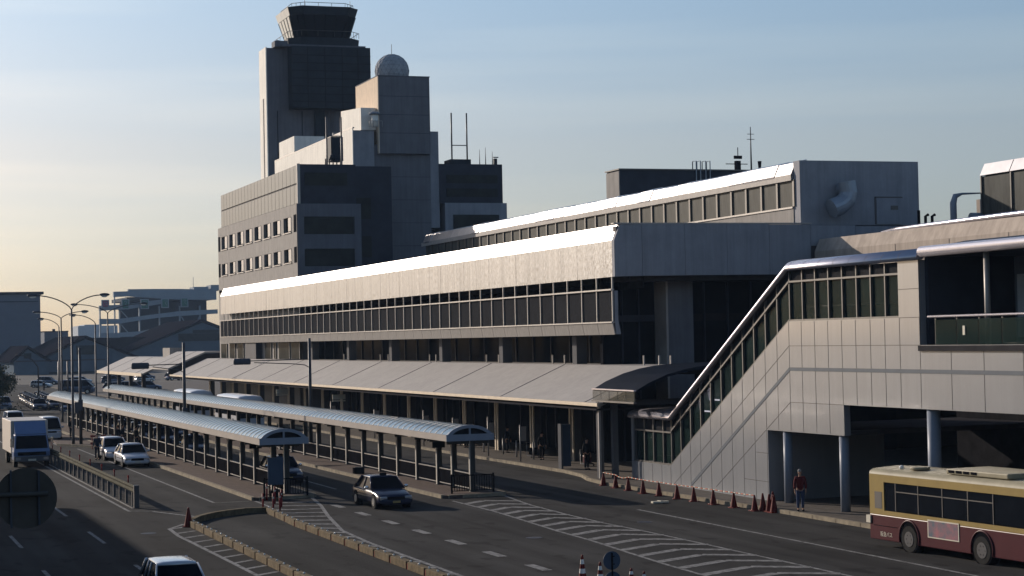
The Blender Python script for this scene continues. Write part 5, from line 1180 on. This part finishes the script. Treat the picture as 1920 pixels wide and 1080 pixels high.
# ------------------------------------------------------------------ people
def skin_mesh(name, nodes, edges, m, parent, sub=2, root=0):
    bm = bmesh.new(); sk_l = bm.verts.layers.skin.verify(); vs = []
    for (p, r) in nodes: v = bm.verts.new(p); v[sk_l].radius = (r, r) if not isinstance(r, tuple) else r; vs.append(v)
    for a, b_ in edges: bm.edges.new((vs[a], vs[b_]))
    vs[root][sk_l].use_root = True
    me = bpy.data.meshes.new(name); bm.to_mesh(me); bm.free(); me.materials.append(m)
    o = bpy.data.objects.new(name, me); COL.objects.link(o); o.parent = parent
    s = o.modifiers.new('skin', 'SKIN'); s.use_smooth_shade = True
    u = o.modifiers.new('sub', 'SUBSURF'); u.levels = sub; u.render_levels = sub
    return o
def person(x, y, z, rz, label, top, legs, hair=M_HAIR, walk=0., bag=None, group=None, h=1.7):
    """local frame: facing -Y"""
    t = thing('person', label, 'person', (x, y, z), rz, group); W[t] = (0, 0, 0)
    w = walk
    N_ = [((0, 0, .95), (.13, .10)), ((0, 0, 1.12), (.125, .095)), ((0, 0, 1.30), (.15, .10)), ((0, 0, 1.43), (.07, .06)), ((0, -.01, 1.50), .05), ((0, -.015, 1.57), (.068, .08)), ((0, -.02, 1.65), (.075, .09)), ((0, -.01, 1.71), .045),
          ((-.17, 0, 1.38), .055), ((-.22, .02 + w * .3, 1.12), .042), ((-.23, -.05 + w * .5, .88), .028), ((-.23, -.07 + w * .5, .80), (.020, .036)),
          ((.17, 0, 1.38), .055), ((.22, .02 - w * .3, 1.12), .042), ((.23, -.05 - w * .5, .88), .028), ((.23, -.07 - w * .5, .80), (.020, .036)),
          ((-.09, 0, .88), .085), ((-.10, -.02 - w * .4, .50), .055), ((-.10, .02 - w * .2, .09), .038), ((-.105, -.12 - w * .2, .045), .035),
          ((.09, 0, .88), .085), ((.10, -.02 + w * .4, .50), .055), ((.10, .04 + w * 1.0, .09), .038), ((.105, -.10 + w * 1.0, .045), .035)]
    E_ = [(0, 1), (1, 2), (2, 3), (3, 4), (4, 5), (5, 6), (6, 7), (2, 8), (8, 9), (9, 10), (10, 11), (2, 12), (12, 13), (13, 14), (14, 15), (0, 16), (16, 17), (17, 18), (18, 19), (0, 20), (20, 21), (21, 22), (22, 23)]
    for hand, s in ((11, -1), (15, 1)):      # four fingers and a thumb
        hx, hy, hz = N_[hand][0]
        for k, (dy, ln) in enumerate(((-.030, .075), (-.010, .085), (.010, .080), (.030, .062))):
            i = len(N_); N_.append(((hx, hy + dy, hz - .045), .010)); N_.append(((hx - s * .012, hy + dy - .006, hz - .045 - ln * .6), .0085)); N_.append(((hx - s * .03, hy + dy - .01, hz - .045 - ln), .0075)); E_ += [(hand, i), (i, i + 1), (i + 1, i + 2)]
        i = len(N_); N_.append(((hx - s * .01, hy - .048, hz - .01), .011)); N_.append(((hx - s * .02, hy - .062, hz - .05), .009)); E_ += [(hand, i), (i, i + 1)]
    body = skin_mesh('body', N_, E_, M_SKIN, t, 2)
    J_ = [((0, 0, .84), (.165, .125)), ((0, 0, 1.05), (.155, .125)), ((0, .0, 1.28), (.18, .13)), ((0, 0, 1.43), (.09, .085)), ((-.17, 0, 1.40), .078), ((-.23, .02 + w * .3, 1.12), .062), ((-.235, -.04 + w * .47, .92), .050), ((.17, 0, 1.40), .078), ((.23, .02 - w * .3, 1.12), .062), ((.235, -.04 - w * .47, .92), .050)]
    skin_mesh('jacket', J_, [(0, 1), (1, 2), (2, 3), (2, 4), (4, 5), (5, 6), (2, 7), (7, 8), (8, 9)], top, t, 2)
    Tn = [((0, 0, .93), (.14, .115)), ((-.09, 0, .84), .098), ((-.10, -.02 - w * .4, .50), .074), ((-.10, .02 - w * .2, .12), .060), ((.09, 0, .84), .098), ((.10, -.02 + w * .4, .50), .074), ((.10, .04 + w * 1.0, .12), .060)]
    skin_mesh('trousers', Tn, [(0, 1), (1, 2), (2, 3), (0, 4), (4, 5), (5, 6)], legs, t, 2)
    sh = B(); sh.sphere((-.105, -.06 - w * .2, .045), .05, .14, .045); sh.sphere((.105, -.04 + w * 1.0, .045), .05, .14, .045); sh.build('shoes', M_BLACK, t)
    hm = B(); hm.sphere((0, .012, 1.675), .088, .10, .085, 14, 9); hm.build('hair', hair, t)
    fc = B(); fc.sphere((-.028, -.103, 1.63), .010, nu=6, nv=5); fc.sphere((.028, -.103, 1.63), .010, nu=6, nv=5); fc.build('eyes', M_BLACK, t)
    fc = B(); fc.sphere((0, -.115, 1.595), .012, .018, .02, 8, 6); fc.sphere((-.083, -.01, 1.60), .012, .02, .028, 8, 6); fc.sphere((.083, -.01, 1.60), .012, .02, .028, 8, 6); fc.box(-.022, .022, -.103, -.096, 1.556, 1.562); fc.build('face_features', M_SKIN, t)
    if bag:
        o = B(); o.box(-.16, .16, .12, .28, 1.0, 1.42); tag(o.build('backpack', bag, t, bevel=.04))
    t.scale = (h / 1.72,) * 3
    return t
M_CRED = mat('dark red jacket', (.12, .015, .015), .8, var=.15, scale=6); M_CDRK = mat('black coat', (.012, .012, .015), .85, var=.2); M_JEAN = mat('blue jeans', (.05, .07, .13), .85, var=.15, scale=8); M_CNV = mat('navy uniform', (.015, .02, .035), .8, var=.15)
person(38.75, 73.35, .15, R(-20), 'person in a dark red jacket and jeans standing by the bridge column', M_CRED, M_JEAN, hair=mat('grey hair', (.25, .24, .23), .7, var=.2), h=1.76)
person(40.53, 102.5, .15, R(20), 'person in a dark coat standing right of the blue sign pillar', M_CDRK, M_CDRK, h=1.8)
person(16.95, 134.3, 0, R(10), 'person in dark clothes standing left of the white wagon', M_CNV, M_CNV, h=1.78)
person(18.7, 165, .15, R(30), 'person in black standing right of the white van', M_CDRK, M_CNV, h=1.7)
person(19.9, 145.5, .15, R(-40), 'person in dark clothes at the kerb behind the white wagon', M_CDRK, M_CDRK, walk=.15)
person(20.5, 147.2, .15, R(60), 'person in a navy coat beside the nearer shelter posts', M_CNV, M_CDRK)
person(20.9, 143.0, .15, R(120), 'person in black facing away under the nearer shelter', M_CDRK, M_CNV)
person(35.2, 352, 0, R(0), 'tiny dark figure standing beyond the taxi rank', M_CDRK, M_CDRK)
for i, (x, y) in enumerate(((41.5, 112.5), (42.2, 121), (41.8, 128.5), (42, 139))): person(x, y, .15, R(40 * i), TL[i] + ' person in dark clothes under the canopy in front of the shop fronts', [M_CDRK, M_CNV, M_JEAN, M_CDRK][i], M_CDRK, walk=.12, group='people under the canopy')

# ------------------------------------------------------------------ trees at the far left
def tree(x, y, h, r, label, seed):
    random.seed(seed); t = thing('tree', label, 'tree', (x, y, 0), 0, 'dark trees at the left edge')
    m = B(); m.path([(x, y, 0), (x + .1, y, h * .35), (x - .1, y, h * .7)], [.22, .16, .07], 8)
    for k_ in range(7):
        a = random.uniform(0, 2 * pi); z = h * random.uniform(.35, .65); m.path([(x, y, z), (x + cos(a) * r * .4, y + sin(a) * r * .4, z + h * .15), (x + cos(a) * r * .7, y + sin(a) * r * .7, z + h * .22)], [.08, .05, .02], 6)
    m.build('trunk', M_BARK, t)
    c = B(); cl_ = [(random.gauss(0, r * .42), random.gauss(0, r * .42), h * .62 + random.gauss(0, h * .15)) for _ in range(26)]
    for (a, b_, z) in cl_:
        for _ in range(70):
            p = Vector((x + a + random.gauss(0, r * .17), y + b_ + random.gauss(0, r * .17), z + random.gauss(0, r * .14)))
            u = Vector((random.uniform(-1, 1), random.uniform(-1, 1), random.uniform(-1, 1))).normalized(); v = u.cross(Vector((random.uniform(-1, 1), random.uniform(-1, 1), random.uniform(-1, 1)))).normalized(); s_ = random.uniform(.10, .2)
            c.poly([p + u * s_, p + v * s_ * .5, p - u * s_, p - v * s_ * .5])
    c.build('crown', M_LEAF, t)
tree(18.6, 240, 5.6, 1.9, 'dark leafy tree nearest the left frame edge', 3)
tree(20.7, 268, 5.4, 2.2, 'dark leafy tree just right of the other one', 5)
tree(22.9, 292, 5.0, 2.3, 'low dark tree behind the far taxi rank', 9)

# ------------------------------------------------------------------ haze
hz = B().box(-60, 420, -70, 1400, -1.2, 60).build('haze', bpy.data.materials.new('haze air')); hz['kind'] = 'stuff'; tag(hz, 'pale blue winter haze over the airport', 'haze')
hm_ = hz.data.materials[0]; hm_.use_nodes = True; n = hm_.node_tree.nodes; n.clear(); o_ = n.new('ShaderNodeOutputMaterial'); v_ = n.new('ShaderNodeVolumePrincipled')
v_.inputs['Density'].default_value = .00012; v_.inputs['Color'].default_value = (.50, .70, 1, 1); v_.inputs['Anisotropy'].default_value = .0
hm_.node_tree.links.new(v_.outputs[0], o_.inputs['Volume'])
